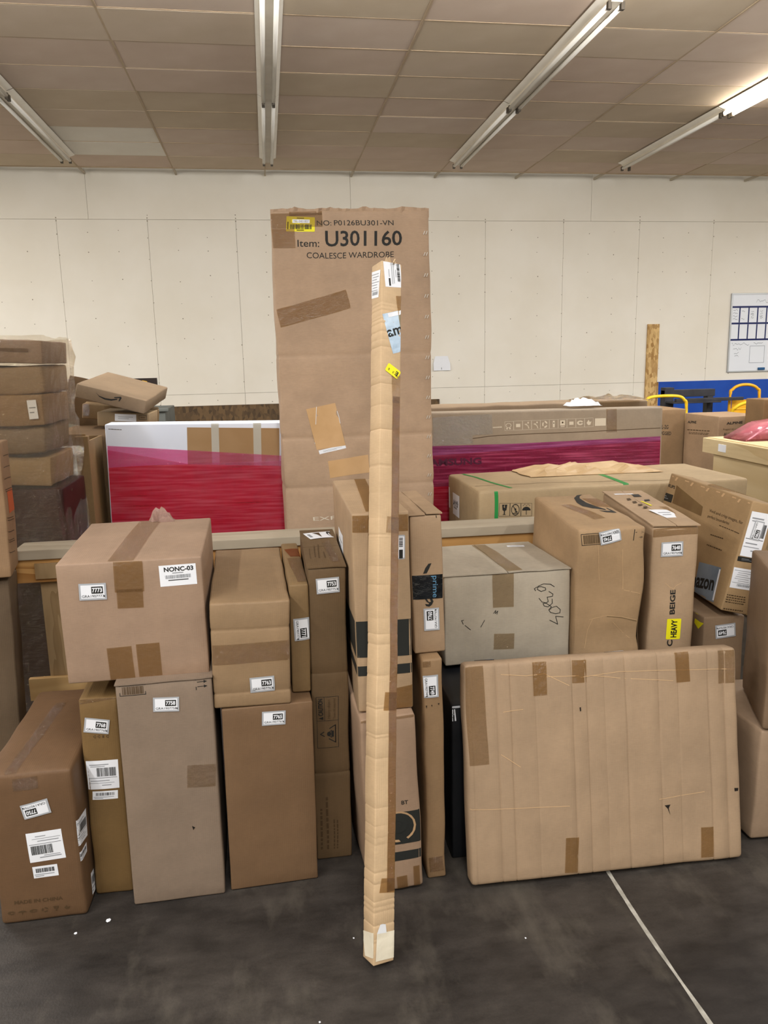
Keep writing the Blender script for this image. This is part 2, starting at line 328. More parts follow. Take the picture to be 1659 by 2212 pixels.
D['grey']=[
 ('stroke','F',[(0.3803,0.2505),(0.367,0.2601),(0.3434,0.2631),(0.3244,0.2563),(0.3216,0.2457),(0.3348,0.2375),(0.3509,0.2417),(0.35,0.2487),(0.3347,0.2544),(0.3186,0.2532),(0.3107,0.2485),(0.3157,0.2417)],0.0022,'ink'),
 ('stroke','F',[(0.3619,0.2357),(0.3761,0.2253),(0.3747,0.2178),(0.3561,0.2162),(0.3601,0.2007),(0.3527,0.1965),(0.338,0.2007),(0.3276,0.2146)],0.0022,'ink'),
 ('stroke','F',[(0.3733,0.2085),(0.374,0.1932),(0.3593,0.1816),(0.3454,0.1864),(0.3418,0.1955),(0.3527,0.1953),(0.3706,0.1817),(0.3692,0.1736),(0.3624,0.1711)],0.0022,'ink'),
 ('stroke','F',[(0.3721,0.1778),(0.3883,0.1816),(0.4018,0.1683),(0.4004,0.1565),(0.3856,0.1547),(0.3678,0.1613),(0.3618,0.1711),(0.3691,0.1789)],0.0022,'ink'),
 ('stroke','F',[(0.4125,0.1409),(0.3857,0.1458),(0.3934,0.1171),(0.365,0.134)],0.0022,'ink'),
 ('stroke','F',[(0.0653,0.1561),(0.058,0.1551),(0.064,0.1419)],0.002,'ink'),
 ('stroke','F',[(0.0701,0.1375),(0.0898,0.12)],0.002,'ink'),
 ('stroke','F',[(0.1371,0.15),(0.1245,0.1268)],0.002,'ink'),
 ('stroke','F',[(0.1681,0.1719),(0.1758,0.1822),(0.1742,0.1707),(0.1828,0.1798),(0.1796,0.1683)],0.002,'ink'),
 ('cleartape','F',0.2024,0.2492,0.0719,0.1147,-0.0116),
 ('cleartape','F',0.205,0.0719,0.0702,0.0552,-0.0318),
 ('cleartape','T',0.2398,0.2325,0.0543,0.45,0.031),
 ('label','T',0.3648,0.4275,0.0759,0.0501,-0.1395),
 ('label','T',0.3652,0.373,0.0653,0.0282,-0.1824),
]
D['b7745']=[
 ('gra','F',0.1074,0.9602,0.0724,0.0439,-2.9583,'7745'),
 ('barcode','F',0.043,0.9532,0.065,0.0367,0.0653),
 ('thisway','F',0.2135,0.9564,0.0406,0.0388,-0.0354),
 ('ink','T',[(0.1965,0.4995),(0.1728,0.4951),(0.1442,0.4455),(0.1261,0.3746),(0.1233,0.3049),(0.144,0.2589),(0.1843,0.2296),(0.1873,0.2489),(0.1693,0.2917),(0.1577,0.3631),(0.1629,0.4354),(0.176,0.4715)]),
 ('ink','T',[(0.1529,0.2209),(0.1808,0.2171),(0.1986,0.2224),(0.1993,0.2673),(0.2054,0.2705),(0.2097,0.2002),(0.1955,0.1919),(0.1667,0.1971)]),
 ('cleartape','T',0.2309,0.3537,0.1289,0.144,-0.0239),
 ('cleartape','T',0.0969,0.232,0.0423,0.2334,0.1968),
 ('stroke','F',[(0.0656,0.9353),(0.0711,0.8918),(0.0792,0.8037)],0.0013,'fold'),
 ('stroke','F',[(0.155,0.9117),(0.1581,0.8445),(0.1616,0.7705)],0.0013,'fold'),
 ('stroke','F',[(0.0581,0.6646),(0.122,0.6781),(0.1695,0.6742),(0.2271,0.6578)],0.0013,'fold'),
 ('stroke','F',[(0.0698,0.6655),(0.0515,0.6256),(0.0388,0.5621)],0.0013,'fold'),
 ('stroke','F',[(0.1442,0.6543),(0.1923,0.6016),(0.2364,0.57)],0.0013,'fold'),
 ('stroke','F',[(0.1662,0.7674),(0.2229,0.7559)],0.0013,'fold'),
 ('stroke','F',[(0.1223,0.6741),(0.1698,0.6703),(0.2273,0.6541)],0.002,'fold2'),
]
D['b7648']=[
 ('gra','F',0.0678,0.8944,0.0721,0.0503,0.02,'7648'),
 ('text','F',0.0801,0.7063,0.0867,0.0184,1.6089,'BEIGE','ink',0.03),
 ('heavy','F',0.0891,0.6087,0.0754,0.048,1.5501),
 ('text','F',0.0789,0.5566,0.0239,0.0186,1.6264,'C','ink',0.03),
 ('label','T',0.1059,0.1728,0.0708,0.1246,0.1618),
 ('label','T',0.0654,0.5924,0.0771,0.0939,0.0755),
 ('cleartape','T',0.1696,0.1956,0.0657,0.2165,0.193),
 ('ink','T',[(0.0962,0.5469),(0.1257,0.5504),(0.1211,0.4913),(0.0901,0.488)]),
 ('ink','T',[(0.1077,0.431),(0.1299,0.439),(0.1241,0.4095),(0.1015,0.3998)]),
 ('inkbrown','T',[(0.0489,0.457),(0.0647,0.4636),(0.0608,0.4315),(0.0428,0.4212)]),
 ('inkbrown','T',[(0.0532,0.4004),(0.0688,0.4068),(0.0649,0.3759),(0.0473,0.3659)]),
 ('inkbrown','T',[(0.0574,0.3459),(0.0728,0.352),(0.0689,0.3222),(0.0515,0.3126)]),
 ('inkbrown','T',[(0.0615,0.2932),(0.0766,0.2992),(0.0728,0.2703),(0.0556,0.261)]),
 ('yellow','T',[(0.0852,0.4033),(0.0913,0.4067),(0.1019,0.3191),(0.094,0.3087)]),
 ('cleartape','F',0.0798,0.9563,0.1618,0.0299,0.0563),
 ('stroke','F',[(0.0524,0.775),(0.0664,0.7609),(0.0811,0.7523),(0.0883,0.7638),(0.1067,0.7733)],0.0012,'fold'),
]
D['philips']=[
 ('text','L',0.0281,0.3463,0.1064,0.0135,0.008,'PHILIPS','ink',0.02),
 ('inkpatch','L',0.0271,0.2953,0.119,0.0342,0.0346),
 ('darkcard','L',[(0.0918,0.3587),(0.3831,0.3156),(0.3909,0.2793),(0.0977,0.2815)]),
 ('text', 'L', 0.5778, 0.313, 0.2628, 0.0146, 0.0092, 'Vivid and crisp images, for', 'inkbrown', 0.0),
 ('text', 'L', 0.5324, 0.2919, 0.1739, 0.0144, 0.0234, 'perfect boundaries', 'inkbrown', 0.0),
 ('textbars','L',0.6287,0.2755,0.1521,0.0069,0.0062),
 ('textbars','L',0.5607,0.2331,0.1046,0.0091,0.0542),
 ('textbars','L',0.5628,0.1918,0.1183,0.0103,0.045),
 ('bluebag','L',0.576,0.0625,0.1701,0.1275,0.1265),
 ('text','L',0.5248,0.0433,0.2329,0.0398,0.1807,'amazon','ink',0.03),
 ('ship','F',0.0433,0.2857,0.07,0.1612,0.0229),
 ('gra','F',0.043,0.3027,0.0693,0.0337,-1.5965,'7780'),
 ('inkpatch','F',0.0503,0.1951,0.0888,0.017,0.0604),
 ('doclabel','F',0.0437,0.1255,0.0783,0.0729,0.0499),
 ('textbars','F',0.0426,0.0483,0.0727,0.0344,0.0345),
 ('textbars','F',0.0427,0.0097,0.0709,0.0102,0.0529),
 ('fold','L',[(-0.0055,0.3904),(0.0392,0.3908),(0.0379,0.3862),(-0.0065,0.3853)]),
 ('fold','L',[(0.0697,0.3911),(0.0911,0.3915),(0.0757,0.3743),(0.0566,0.3751)]),
 ('fold','L',[(0.1632,0.3906),(0.2036,0.391),(0.2025,0.3866),(0.1623,0.3858)]),
 ('fold','L',[(0.2313,0.3913),(0.2507,0.3917),(0.2369,0.3753),(0.2196,0.376)]),
 ('fold','L',[(0.3163,0.3908),(0.353,0.3912),(0.3521,0.387),(0.3155,0.3862)]),
 ('fold','L',[(0.3783,0.3915),(0.3959,0.3918),(0.3835,0.3762),(0.3676,0.3769)]),
 ('fold','L',[(0.4557,0.391),(0.4893,0.3914),(0.4885,0.3873),(0.4551,0.3866)]),
 ('fold','L',[(0.5124,0.3916),(0.5286,0.392),(0.5173,0.377),(0.5028,0.3777)]),
 ('fold','L',[(0.5834,0.3912),(0.6142,0.3915),(0.6135,0.3877),(0.5828,0.387)]),
 ('fold','L',[(0.6354,0.3918),(0.6502,0.3921),(0.64,0.3778),(0.6267,0.3784)]),
 ('fold','L',[(0.7006,0.3914),(0.729,0.3917),(0.7283,0.388),(0.7001,0.3873)]),
 ('cleartape','T',0.2235,0.5041,0.6689,0.2064,0.955),
]
D['b7649']=[
 ('gra','F',0.0813,0.5673,0.0771,0.0506,-3.047,'7649'),
 ('yellow','L',[(0.3372,0.6295),(0.3553,0.6249),(0.3966,0.5964),(0.3638,0.5651),(0.3342,0.5795)]),
 ('cleartape','F',0.0493,0.627,0.0984,0.012,-0.0244),
]
D['b7766']=[
 ('gra','T',0.0811,0.0778,0.0631,0.0623,2.9493,'7766'),
 ('label','T',0.4841,0.0769,0.0628,0.0749,-0.0298),
 ('tape','F',0.2295,0.6007,0.0422,0.0976,-0.0118),
 ('tape','F',0.3549,0.6124,0.0446,0.0691,-0.0141),
 ('tape','F',0.6823,0.6075,0.0445,0.0971,0.0291),
 ('tape','F',0.3092,0.0635,0.0403,0.1055,-0.0683),
 ('tape','F',0.7428,0.0614,0.0404,0.0935,-0.0211),
 ('cleartape','F',0.0317,0.5043,0.059,0.2888,0.0298),
 ('cleartape','F',0.827,0.596,0.0549,0.1023,-0.0099),
 ('dark','F',[(0.6094,0.1871),(0.6284,0.1877),(0.6229,0.1763),(0.6284,0.1536),(0.6197,0.1754)]),
 ('dark','F',[(0.3521,0.5051),(0.3564,0.5059),(0.3566,0.4941),(0.3529,0.4932)]),
 ('dark','F',[(0.8385,0.2188),(0.8527,0.2175),(0.8511,0.2085),(0.8394,0.2084)]),
 ('stroke','F',[(0.1121,0.6198),(0.1895,0.6115),(0.2438,0.6136),(0.3211,0.5731)],0.0016,'fold'),
 ('stroke','F',[(0.3586,0.5939),(0.4762,0.6064),(0.843,0.5873)],0.0016,'fold'),
 ('stroke','F',[(0.1138,0.5096),(0.1737,0.5138)],0.0016,'fold'),
 ('stroke','F',[(0.103,0.3858),(0.1611,0.3431)],0.0016,'fold'),
 ('stroke','F',[(0.2495,0.6044),(0.4078,0.5964),(0.6501,0.5646)],0.0016,'fold'),
 ('stroke','F',[(0.5925,0.2078),(0.7392,0.2185)],0.0016,'fold'),
 ('stroke','F',[(-0.0214,0.229),(0.3073,0.2131)],0.0016,'fold'),
]
D['wardrobe']=[
 ('yel','F',0.1226,2.0851,0.1143,0.0583,-0.0686),
 ('text','F',0.2177,2.0872,0.0593,0.0202,0.007,'NO:','ink',0.0),
 ('text','F',0.3846,2.088,0.2514,0.0203,-0.0007,'P0126BU301-VN','ink',0.0),
 ('text','F',0.1512,2.0082,0.0879,0.0284,-0.0105,'Item:','ink',0.005),
 ('text','F',0.3811,2.0263,0.3223,0.0617,-0.0051,'U301160','ink',0.014),
 ('text', 'F', 0.3259, 1.9604, 0.365, 0.0232, -0.0036, 'COALESCE WARDROBE', 'ink', 0.0),
 ('tape','F',0.1596,1.7443,0.3037,0.0784,0.2468),
 ('tape','F',0.0467,2.0303,0.1031,0.0805,-0.0003),
 ('tape','F',0.1453,2.1268,0.1333,0.0161,0.0098),
 ('cleartape','F',0.1062,2.1002,0.2109,0.0567,0.0036),
 ('barecard','F',[(0.107,1.3239),(0.232,1.3469),(0.2717,1.1633),(0.1498,1.1477)]),
 ('label','F',0.2153,1.1475,0.116,0.016,0.207),
 ('stroke','F',[(0.1522,1.3328),(0.1495,1.251),(0.1436,1.1734)],0.0022,'white'),
 ('stroke','F',[(0.2393,1.3105),(0.2459,1.291),(0.2529,1.2592)],0.0022,'white'),
 ('barecardq','F',0.2863,1.0679,0.1804,0.078,0.1005),
 ('text','F',0.1716,0.841,0.0994,0.0157,0.025,'EXP','pale',0.0),
]
D['stick']=[
 ('vlabel','F',0.0348,1.809,0.0526,0.068,0.1165),
 ('doclabel','L',0.0195,1.7856,0.0517,0.0727,-0.1497),
 ('bluebag','F',0.0521,1.6566,0.0669,0.1081,0.3288),
 ('text','F',0.0433,1.655,0.0496,0.0198,0.3695,'am','ink',0.02),
 ('estick','F',0.0381,1.5475,0.0442,0.024,2.6377),
 ('tape','F',0.0916,1.5345,0.0178,0.445,0.1716),
 ('sparktape','F',0.0499,0.83,0.0237,1.3,0.0),
 ('tape','F',0.0454,0.6707,0.0428,0.0479,-0.0818),
 ('tape','F',0.0424,0.1968,0.0488,0.0366,-0.1802),
 ('cleartape','F',0.0504,1.5,0.029,0.0748,0.0347),
 ('cleartape','F',0.0442,1.1356,0.0403,0.0428,-0.0624),
 ('whitewrap','L',0.0402,0.0478,0.0726,0.0616,0.2584),
 ('whitewrap','F',0.0367,0.0444,0.0585,0.0694,-0.0403),
 ('white','F',[(0.0088,0.0803),(0.019,0.1009),(0.026,0.102),(0.0357,0.0986),(0.0377,0.0773)]),
]
D['tvleft']=[
 ('patch','F',0.6113,1.1147,0.4521,0.1966,-0.0219),
 ('whitetape','F',0.5213,1.093,0.0368,0.2958,-0.0121),
 ('whitetape','F',0.7277,1.0898,0.0386,0.2996,-0.0121),
 ('inkpatch','F',0.6107,0.9807,0.4125,0.0455,-0.0196),
 ('textbars','F',0.0481,1.2126,0.0623,0.0087,-0.0655),
 ('film','F',[(-0.0296,1.1341),(0.3813,1.106),(0.864,1.0678),(0.8862,0.5438),(-0.0541,0.5829)],'filmpink',1),
 ('film','F',[(-0.0309,1.1135),(0.1875,1.0781),(0.3782,1.0393),(0.8634,1.0423),(0.8862,0.5438),(-0.0541,0.5829)],'filmpink',2),
 ('film','F',[(-0.0365,1.0261),(0.1851,1.034),(0.3997,1.035),(0.8628,1.0166),(0.8862,0.5438),(-0.0541,0.5829)],'filmred',3),
 ('film','F',[(-0.0385,0.9948),(0.1808,0.9535),(0.4101,0.9026),(0.8582,0.8211),(0.8862,0.5438),(-0.0541,0.5829)],'filmred',4),
]
D['tvright']=[
 ('text','F',0.1316,1.0175,0.2974,0.0357,0.0065,'SAMSUNG','filmtext',0.03),
 ('icons','F',0.6374,1.1945,0.4694,0.047,0.0154,'tbnacmokhv','pale'),
 ('textbars','F',0.3662,1.186,0.0495,0.013,0.0304,'pale'),
 ('palepatch','F',0.91,1.1983,0.0582,0.0385,0.004),
 ('bubble','F',0.185,1.1976,0.3046,0.1018,0.0355),
 ('bubble','F',0.1339,1.1242,0.2071,0.0394,0.026),
 ('cleartape','F',0.9702,1.2084,0.0555,0.1276,0.0332),
 ('film','F',[(-0.0049,1.1001),(0.4585,1.1005),(0.8743,1.1084),(1.4236,1.116),(1.4498,0.5252),(-0.0113,0.5917)],'filmmag',1),
 ('film','F',[(-0.0055,1.0521),(0.3415,1.0641),(1.4247,1.0926),(1.4498,0.5252),(-0.0113,0.5917)],'filmmag2',2),
 ('film','F',[(-0.0075,0.8928),(1.4327,0.9122),(1.4498,0.5252),(-0.0113,0.5917)],'filmred',3),
 ('stroke','F',[(0.2369,1.1325),(0.3181,1.1415),(0.3647,1.1441),(0.5758,1.1485),(0.7537,1.1492),(0.9689,1.1536),(1.2369,1.1591)],0.003,'ink2'),
]
D['a10']=[
 ('icons','F',0.1659,0.8975,0.1506,0.0588,-0.0337,'GNU','ink'),
 ('strap','F',0.0791,0.8921,0.0164,0.1937,0.0121),
 ('strap','T',0.1127,0.2766,0.0163,0.4915,0.1777),
 ('strap','T',0.6751,0.2358,0.0265,0.5085,-0.0028),
 ('label','L',0.1592,0.8571,0.1344,0.1051,0.0188),
 ('text','L',0.1472,0.8626,0.1033,0.0315,0.0437,'A10','ink',0.01),
 ('label','L',-0.0213,0.8685,0.115,0.1042,0.0584),
 ('stroke','T',[(-0.0063,0.1216),(0.1272,0.1397),(0.6439,0.0911),(1.0165,0.0397)],0.004,'fold2'),
]
D['smile_flat']=[
 ('ink','F',[(0.1002,0.0509),(0.1215,0.0368),(0.1517,0.0323),(0.1808,0.0349),(0.2086,0.0446),(0.2097,0.0387),(0.1823,0.0266),(0.1502,0.0245),(0.1223,0.032)]),
 ('ink','F',[(0.1915,0.0476),(0.225,0.0588),(0.2288,0.0511),(0.2214,0.0331),(0.2166,0.0331),(0.2195,0.0499),(0.1958,0.0437)]),
]
D['heap_labels']=[
 ('label','F',0.1442,0.0489,0.1077,0.037,0.0083),
 ('frame','F',0.2323,0.0537,0.0391,0.023,-0.0107),
]
D['heap_kraft']=[
 ('cleartape','F',0.0189,0.0525,0.037,0.0801,-0.0635),
]
D['alpineR']=[
 ('text','F',0.1214,1.063,0.1221,0.0167,0.0196,'ALPINE','ink',0.03),
 ('text', 'F', 0.1154, 1.0183, 0.1555, 0.0138, -0.0206, 'Rugged All-weather', 'inkbrown', 0.0),
 ('text','F',0.1436,0.9842,0.2034,0.0243,-0.0052,'ALL-WEATHER','ink',0.01),
 ('text','L',0.0984,1.0481,0.1108,0.0183,0.036,'ALPINE','ink',0.03),
 ('textbars','L',0.1841,0.9955,0.2852,0.0147,0.0466),
 ('textbars','L',0.19,0.9736,0.2533,0.0169,0.049),
]
D['alpineL']=[
 ('text','F',0.1598,1.009,0.0838,0.0296,-0.0597,'ALL-2G','ink',0.01),
 ('text','F',0.1723,0.9613,0.1041,0.026,-0.0701,'RUGGED','ink',0.01),
]
D['left_up']=[
 ('stroke','R',[(0.0582,0.4117),(0.2294,0.4071)],0.003,'inkbrown'),
 ('stroke','R',[(0.0464,0.3731),(0.2178,0.3661)],0.003,'inkbrown'),
 ('stroke','R',[(0.0347,0.3347),(0.2063,0.3252)],0.003,'inkbrown'),
 ('stroke','R',[(0.025,0.2993),(0.197,0.2876)],0.003,'inkbrown'),
 ('stroke','R',[(0.0342,0.2918),(0.2087,0.2795)],0.003,'inkbrown'),
 ('stroke','R',[(-0.01,0.2058),(0.161,0.1881)],0.003,'inkbrown'),
 ('stroke','R',[(-0.002,0.1966),(0.1714,0.1781)],0.003,'inkbrown'),
 ('stroke','R',[(-0.0135,0.1588),(0.16,0.1377)],0.003,'inkbrown'),
 ('stroke','R',[(-0.0182,0.1309),(0.1562,0.1079)],0.003,'inkbrown'),
 ('stroke','R',[(-0.0092,0.1229),(0.1677,0.0991)],0.003,'inkbrown'),
 ('stroke','R',[(-0.0188,0.0879),(0.1585,0.0616)],0.003,'inkbrown'),
 ('redprint','R',0.1808,0.2474,0.2438,0.0778,-0.0466),
]
D['black']=[
 ('gra','F',0.0183,0.5498,0.0388,0.083,-3.1151,'7747'),
 ('label','F',-0.0004,0.4836,0.0245,0.0386,0.0944),
]

for _v in D.values():
    for _d in _v:
        if _d[0] == 'text': textmesh(_d[7], _d[9])
        if _d[0] == 'gra': textmesh(_d[7], .03); textmesh('GRA190'+_d[7], .0)
for _s in ('NONC-03', 'YEL-3401807', 'CAUTION', 'Heavy object', 'Team lift required', 'prime', 'HEAVY', 'E', '3', 'a', 'P'): textmesh(_s, .03 if _s in ('HEAVY', 'NONC-03', 'E', 'P', 'CAUTION') else 0.)
# ------------------------------------------------------------------ cartons
FN = {'F': Vector((0, -1, 0)), 'T': Vector((0, 0, 1)), 'L': Vector((-1, 0, 0)), 'R': Vector((1, 0, 0)), 'B': Vector((0, 1, 0)), 'U': Vector((0, 0, -1))}
class Carton:
    def __init__(s, key, label, color, name='shipping_carton', cat='carton', r=.006, amp=.0025, bulge=.003, seed=None, cz=(), cx=(), flaps=0, flute=(1, 1, 0), q=None, group=None, mat=None, dents=(), step=.035):
        q = q or Q[key]; s.q = q; s.w, s.d, s.h = q[3], q[4], q[5]; s.r, s.amp, s.bul = min(r, s.w*.2, s.d*.2), amp, bulge
        s.seed = Vector((hash_(key) % 97, hash_(key) % 53, hash_(key) % 31)); s.cz, s.cx, s.dents = cz, cx, dents; s.flap = flaps
        yaw, tilt, roll = q[6:9]
        R = Matrix.Rotation(yaw, 3, 'Z') @ Matrix.Rotation(-tilt, 3, 'X') @ Matrix.Rotation(roll, 3, 'Y')
        s.root = empty(name, q[:3], R, label, cat, group)
        s.mat = mat or card(color, flute); s.color = color; s.step = step
        s.body(); s.parts(key)
    def surf(s, f, a, b, off=0.):
        w, d, h = s.w, s.d, s.h
        if f == 'F': p = Vector((a-w/2, 0, b)); u, v = a/w, b/h
        elif f == 'T': p = Vector((a-w/2, b, h)); u, v = a/w, b/d
        elif f == 'L': p = Vector((-w/2, d-a, b)); u, v = a/d, b/h
        elif f == 'R': p = Vector((w/2, a, b)); u, v = a/d, b/h
        elif f == 'B': p = Vector((w/2-a, d, b)); u, v = a/w, b/h
        else: p = Vector((a-w/2, d-b, 0)); u, v = a/w, b/d
        n = FN[f]; r = s.r
        c = Vector((min(max(p.x, -w/2+r), w/2-r), min(max(p.y, r), d-r), min(max(p.z, r), h-r)))
        e = p-c
        if e.length > 1e-6: n = e.normalized(); p = c+n*r
        if s.amp:
            q = p*7+s.seed; nv = Vector((noise.noise(q), noise.noise(q+Vector((9, 3, 1))), noise.noise(q+Vector((2, 7, 5)))*.7)); p = p+nv*s.amp
        if s.bul and f != 'U': p = p+n*s.bul*16*u*(1-u)*v*(1-v)
        for z0, wd, dp in s.cz:
            k = math.exp(-((p.z-z0)/wd)**2)
            if k > .01: p.x -= (p.x)*k*dp/max(w/2, 1e-3); p.y -= (p.y-d/2)*k*dp/max(d/2, 1e-3)
        for x0, wd, dp in s.cx:
            k = math.exp(-((p.x-x0)/wd)**2)
            if k > .01 and p.y < d*.5: p.y += k*dp
        for ff, a0, b0, ra, rb, dp in s.dents:
            if ff == f:
                k = math.exp(-((a-a0)/ra)**2-((b-b0)/rb)**2); p = p-n*dp*k
        if f == 'T' and s.flap: off += .0045
        return p+n*off
    def lines(s, L, cre=(), o=0):
        r = s.r; k = max(2, int(L/s.step)); xs = {round(r+(L-2*r)*i/k, 5) for i in range(k+1)} | {0., round(r*.3, 5), round(L-r*.3, 5), round(L, 5)}
        for c, wd, dp in cre:
            for t in (-2, -1, 0, 1, 2):
                v = c+o+t*wd*.7
                if r < v < L-r: xs.add(round(v, 5))
        return sorted(xs)
    def body(s):
        X, Y, Z = s.lines(s.w, s.cx, s.w/2), s.lines(s.d), s.lines(s.h, s.cz); vs, fs = [], []
        for f, A, B in (('F', X, Z), ('B', [s.w-x for x in reversed(X)], Z), ('L', [s.d-y for y in reversed(Y)], Z), ('R', Y, Z), ('T', X, Y), ('U', X, [s.d-y for y in reversed(Y)])):
            o = len(vs); fl = s.flap; s.flap = 0
            for b in B:
                for a in A: vs.append(s.surf(f, a, b))
            s.flap = fl; n = len(A)
            for j in range(len(B)-1):
                for i in range(n-1): fs.append((o+j*n+i, o+j*n+i+1, o+(j+1)*n+i+1, o+(j+1)*n+i))
        bm = bmesh.new(); me = bpy.data.meshes.new('body'); me.from_pydata(vs, [], fs); bm.from_mesh(me); bpy.data.meshes.remove(me)
        bmesh.ops.remove_doubles(bm, verts=bm.verts[:], dist=.0004)
        bmobj('body', bm, s.mat, s.root, smooth=True)
        if s.flap:   # two outer flaps closed over the top, a gap between them
            for k in (0, 1):
                g = .0015; a0, a1 = (-.002, s.w/2-g) if k == 0 else (s.w/2+g, s.w+.002)
                if s.flap == 2: a0, a1 = -.002, s.w+.002; b0, b1 = (-.003, s.d/2-g) if k == 0 else (s.d/2+g, s.d+.002)
                else: b0, b1 = -.003, s.d+.002
                NA, NB = 8, 8; vs, fs = [], []
                for off in (.0003, .0042):
                    for j in range(NB+1):
                        for i in range(NA+1):
                            a, b = a0+(a1-a0)*i/NA, b0+(b1-b0)*j/NB
                            q = Vector((a*9, b*9, k*5))+s.seed; lift = max(0, noise.noise(q))*.006*(1 if (j == 0 or i in (0, NA)) else .4)
                            vs.append(Vector((a-s.w/2, b, s.h+s.bul*.3+off+lift)))
                m = (NA+1)*(NB+1)
                for j in range(NB):
                    for i in range(NA):
                        t = j*(NA+1)+i; fs.append((m+t, m+t+1, m+t+NA+2, m+t+NA+1)); fs.append((t, t+NA+1, t+NA+2, t+1))
                rim = [i for i in range(NA)]+[j*(NA+1)+NA for j in range(NB)]+[NB*(NA+1)+i for i in range(NA, 0, -1)]+[j*(NA+1) for j in range(NB, 0, -1)]
                for i in range(len(rim)): p, q2 = rim[i], rim[(i+1) % len(rim)]; fs.append((p, q2, m+q2, m+p))
                meshobj('top_flap', vs, fs, s.mat, s.root)
    def parts(s, key):
        for d in D.get(key, ()): decal(s, d)
def hash_(k): return sum((i+3)*ord(c) for i, c in enumerate(k))
class Sheet:
    """layers of flat print laid on one carton face"""
    def __init__(s, c, f): s.cut = None; s.first = 0; s.c, s.f, s.v, s.fc, s.mi, s.m = c, f, [], [], [], []
    def mat(s, m):
        if m not in s.m: s.m.append(m)
        return s.m.index(m)
    def lim(s, a, b):
        A, B = {'F': (s.c.w, s.c.h), 'T': (s.c.w, s.c.d), 'L': (s.c.d, s.c.h), 'R': (s.c.d, s.c.h)}[s.f]; return min(max(a, .001), A-.001), min(max(b, .001), B-.001)
    def raw(s, pts, faces, mat, off):
        o = len(s.v); k = s.mat(mat)
        if s.cut is None and o and off > s.first+.0004 and mat not in ('paper',): s.cut = o
        if not o: s.first = off
        for a, b in pts: s.v.append(s.c.surf(s.f, *s.lim(a, b), off))
        for f in faces: s.fc.append(tuple(o+i for i in f)); s.mi.append(k)
    def frame(s, cx, cy, w, h, ang): s.fr = (cx, cy, w, h, math.cos(ang), math.sin(ang))
    def T(s, u, v): cx, cy, w, h, c, n = s.fr; x, y = u*w, v*h; return cx+x*c-y*n, cy+x*n+y*c
    def rect(s, u, v, du, dv, mat, lay, sub=True):
        cx, cy, w, h, c, n = s.fr; na = max(1, min(40, int(du*w/.009))) if sub else 1; nb = max(1, min(40, int(dv*h/.012))) if sub else 1
        P = [s.T(u-du/2+du*i/na, v-dv/2+dv*j/nb) for j in range(nb+1) for i in range(na+1)]
        s.raw(P, [(j*(na+1)+i, j*(na+1)+i+1, (j+1)*(na+1)+i+1, (j+1)*(na+1)+i) for j in range(nb) for i in range(na)], mat, lay*.0005)
    def round(s, du, dv, rad, mat, lay):
        cx, cy, w, h, c, n = s.fr; P = []
        for qx, qy, a0 in ((1, 1, 0), (-1, 1, 90), (-1, -1, 180), (1, -1, 270)):
            for k in range(4): an = math.radians(a0+30*k); P.append(s.T((qx*(du*w/2-rad)+rad*math.cos(an))/w, (qy*(dv*h/2-rad)+rad*math.sin(an))/h))
        s.raw(P, [tuple(range(len(P)))], mat, lay*.0005)
    def text(s, t, u, v, du, dv, mat, lay, bold=0.):
        V, Fs = textmesh(t, bold); s.raw([s.T(u+x*du, v+y*dv) for x, y in V], Fs, mat, lay*.0005)
    def bars(s, u, v, du, dv, mat, lay, n=24, seed=1, vert=False):
        rnd = random.Random(seed); x = 0; W = []
        while len(W) < n: W.append((rnd.choice((1, 1, 2, 3)), rnd.choice((1, 1, 2))))
        tot = sum(a+b for a, b in W)
        for a, b in W:
            if vert: s.rect(u, v+dv/2-(x+a/2)/tot*dv, du, a/tot*dv, mat, lay, False)
            else: s.rect(u-du/2+(x+a/2)/tot*du, v, a/tot*du, dv, mat, lay, False)
            x += a+b
    def poly(s, P, mat, off):
        tri = geometry.tessellate_polygon([[Vector((a, b, 0)) for a, b in P]]); s.raw(P, [tuple(t) for t in tri], mat, off)
    def upoly(s, P, mat, lay): s.poly([s.T(u, v) for u, v in P], mat, lay*.0005)
    def line(s, P, wd, mat, off):
        for i in range(len(P)-1):
            (x0, y0), (x1, y1) = P[i], P[i+1]; l = math.hypot(x1-x0, y1-y0) or 1; k = max(1, int(l/.03)); nx, ny = -(y1-y0)/l*wd/2, (x1-x0)/l*wd/2; ex, ey = (x1-x0)/l*wd*.3, (y1-y0)/l*wd*.3
            pts = []
            for j in range(k+1):
                t = j/k; x, y = x0-ex+(x1-x0+2*ex)*t, y0-ey+(y1-y0+2*ey)*t; pts += [(x+nx, y+ny), (x-nx, y-ny)]
            s.raw(pts, [(2*j, 2*j+1, 2*j+3, 2*j+2) for j in range(k)], mat, off)
    def uline(s, P, wd, mat, lay): s.line([s.T(u, v) for u, v in P], wd, mat, lay*.0005)
    def disc(s, u, v, du, dv, mat, lay, a0=0, a1=360, inner=0):
        n = 18; P = []
        if inner:
            A = [math.radians(a0+(a1-a0)*i/n) for i in range(n+1)]
            pts = [s.T(u+math.cos(a)*du/2*k, v+math.sin(a)*dv/2*k) for a in A for k in (1, inner)]
            s.raw(pts, [(2*j, 2*j+1, 2*j+3, 2*j+2) for j in range(n)], mat, lay*.0005)
        else: s.upoly([(u+math.cos(math.radians(a0+(a1-a0)*i/n))*du/2, v+math.sin(math.radians(a0+(a1-a0)*i/n))*dv/2) for i in range(n if a1-a0 == 360 else n+1)], mat, lay)
    def done(s, name): return meshobj(name, s.v, s.fc, s.m, s.c.root, s.mi)
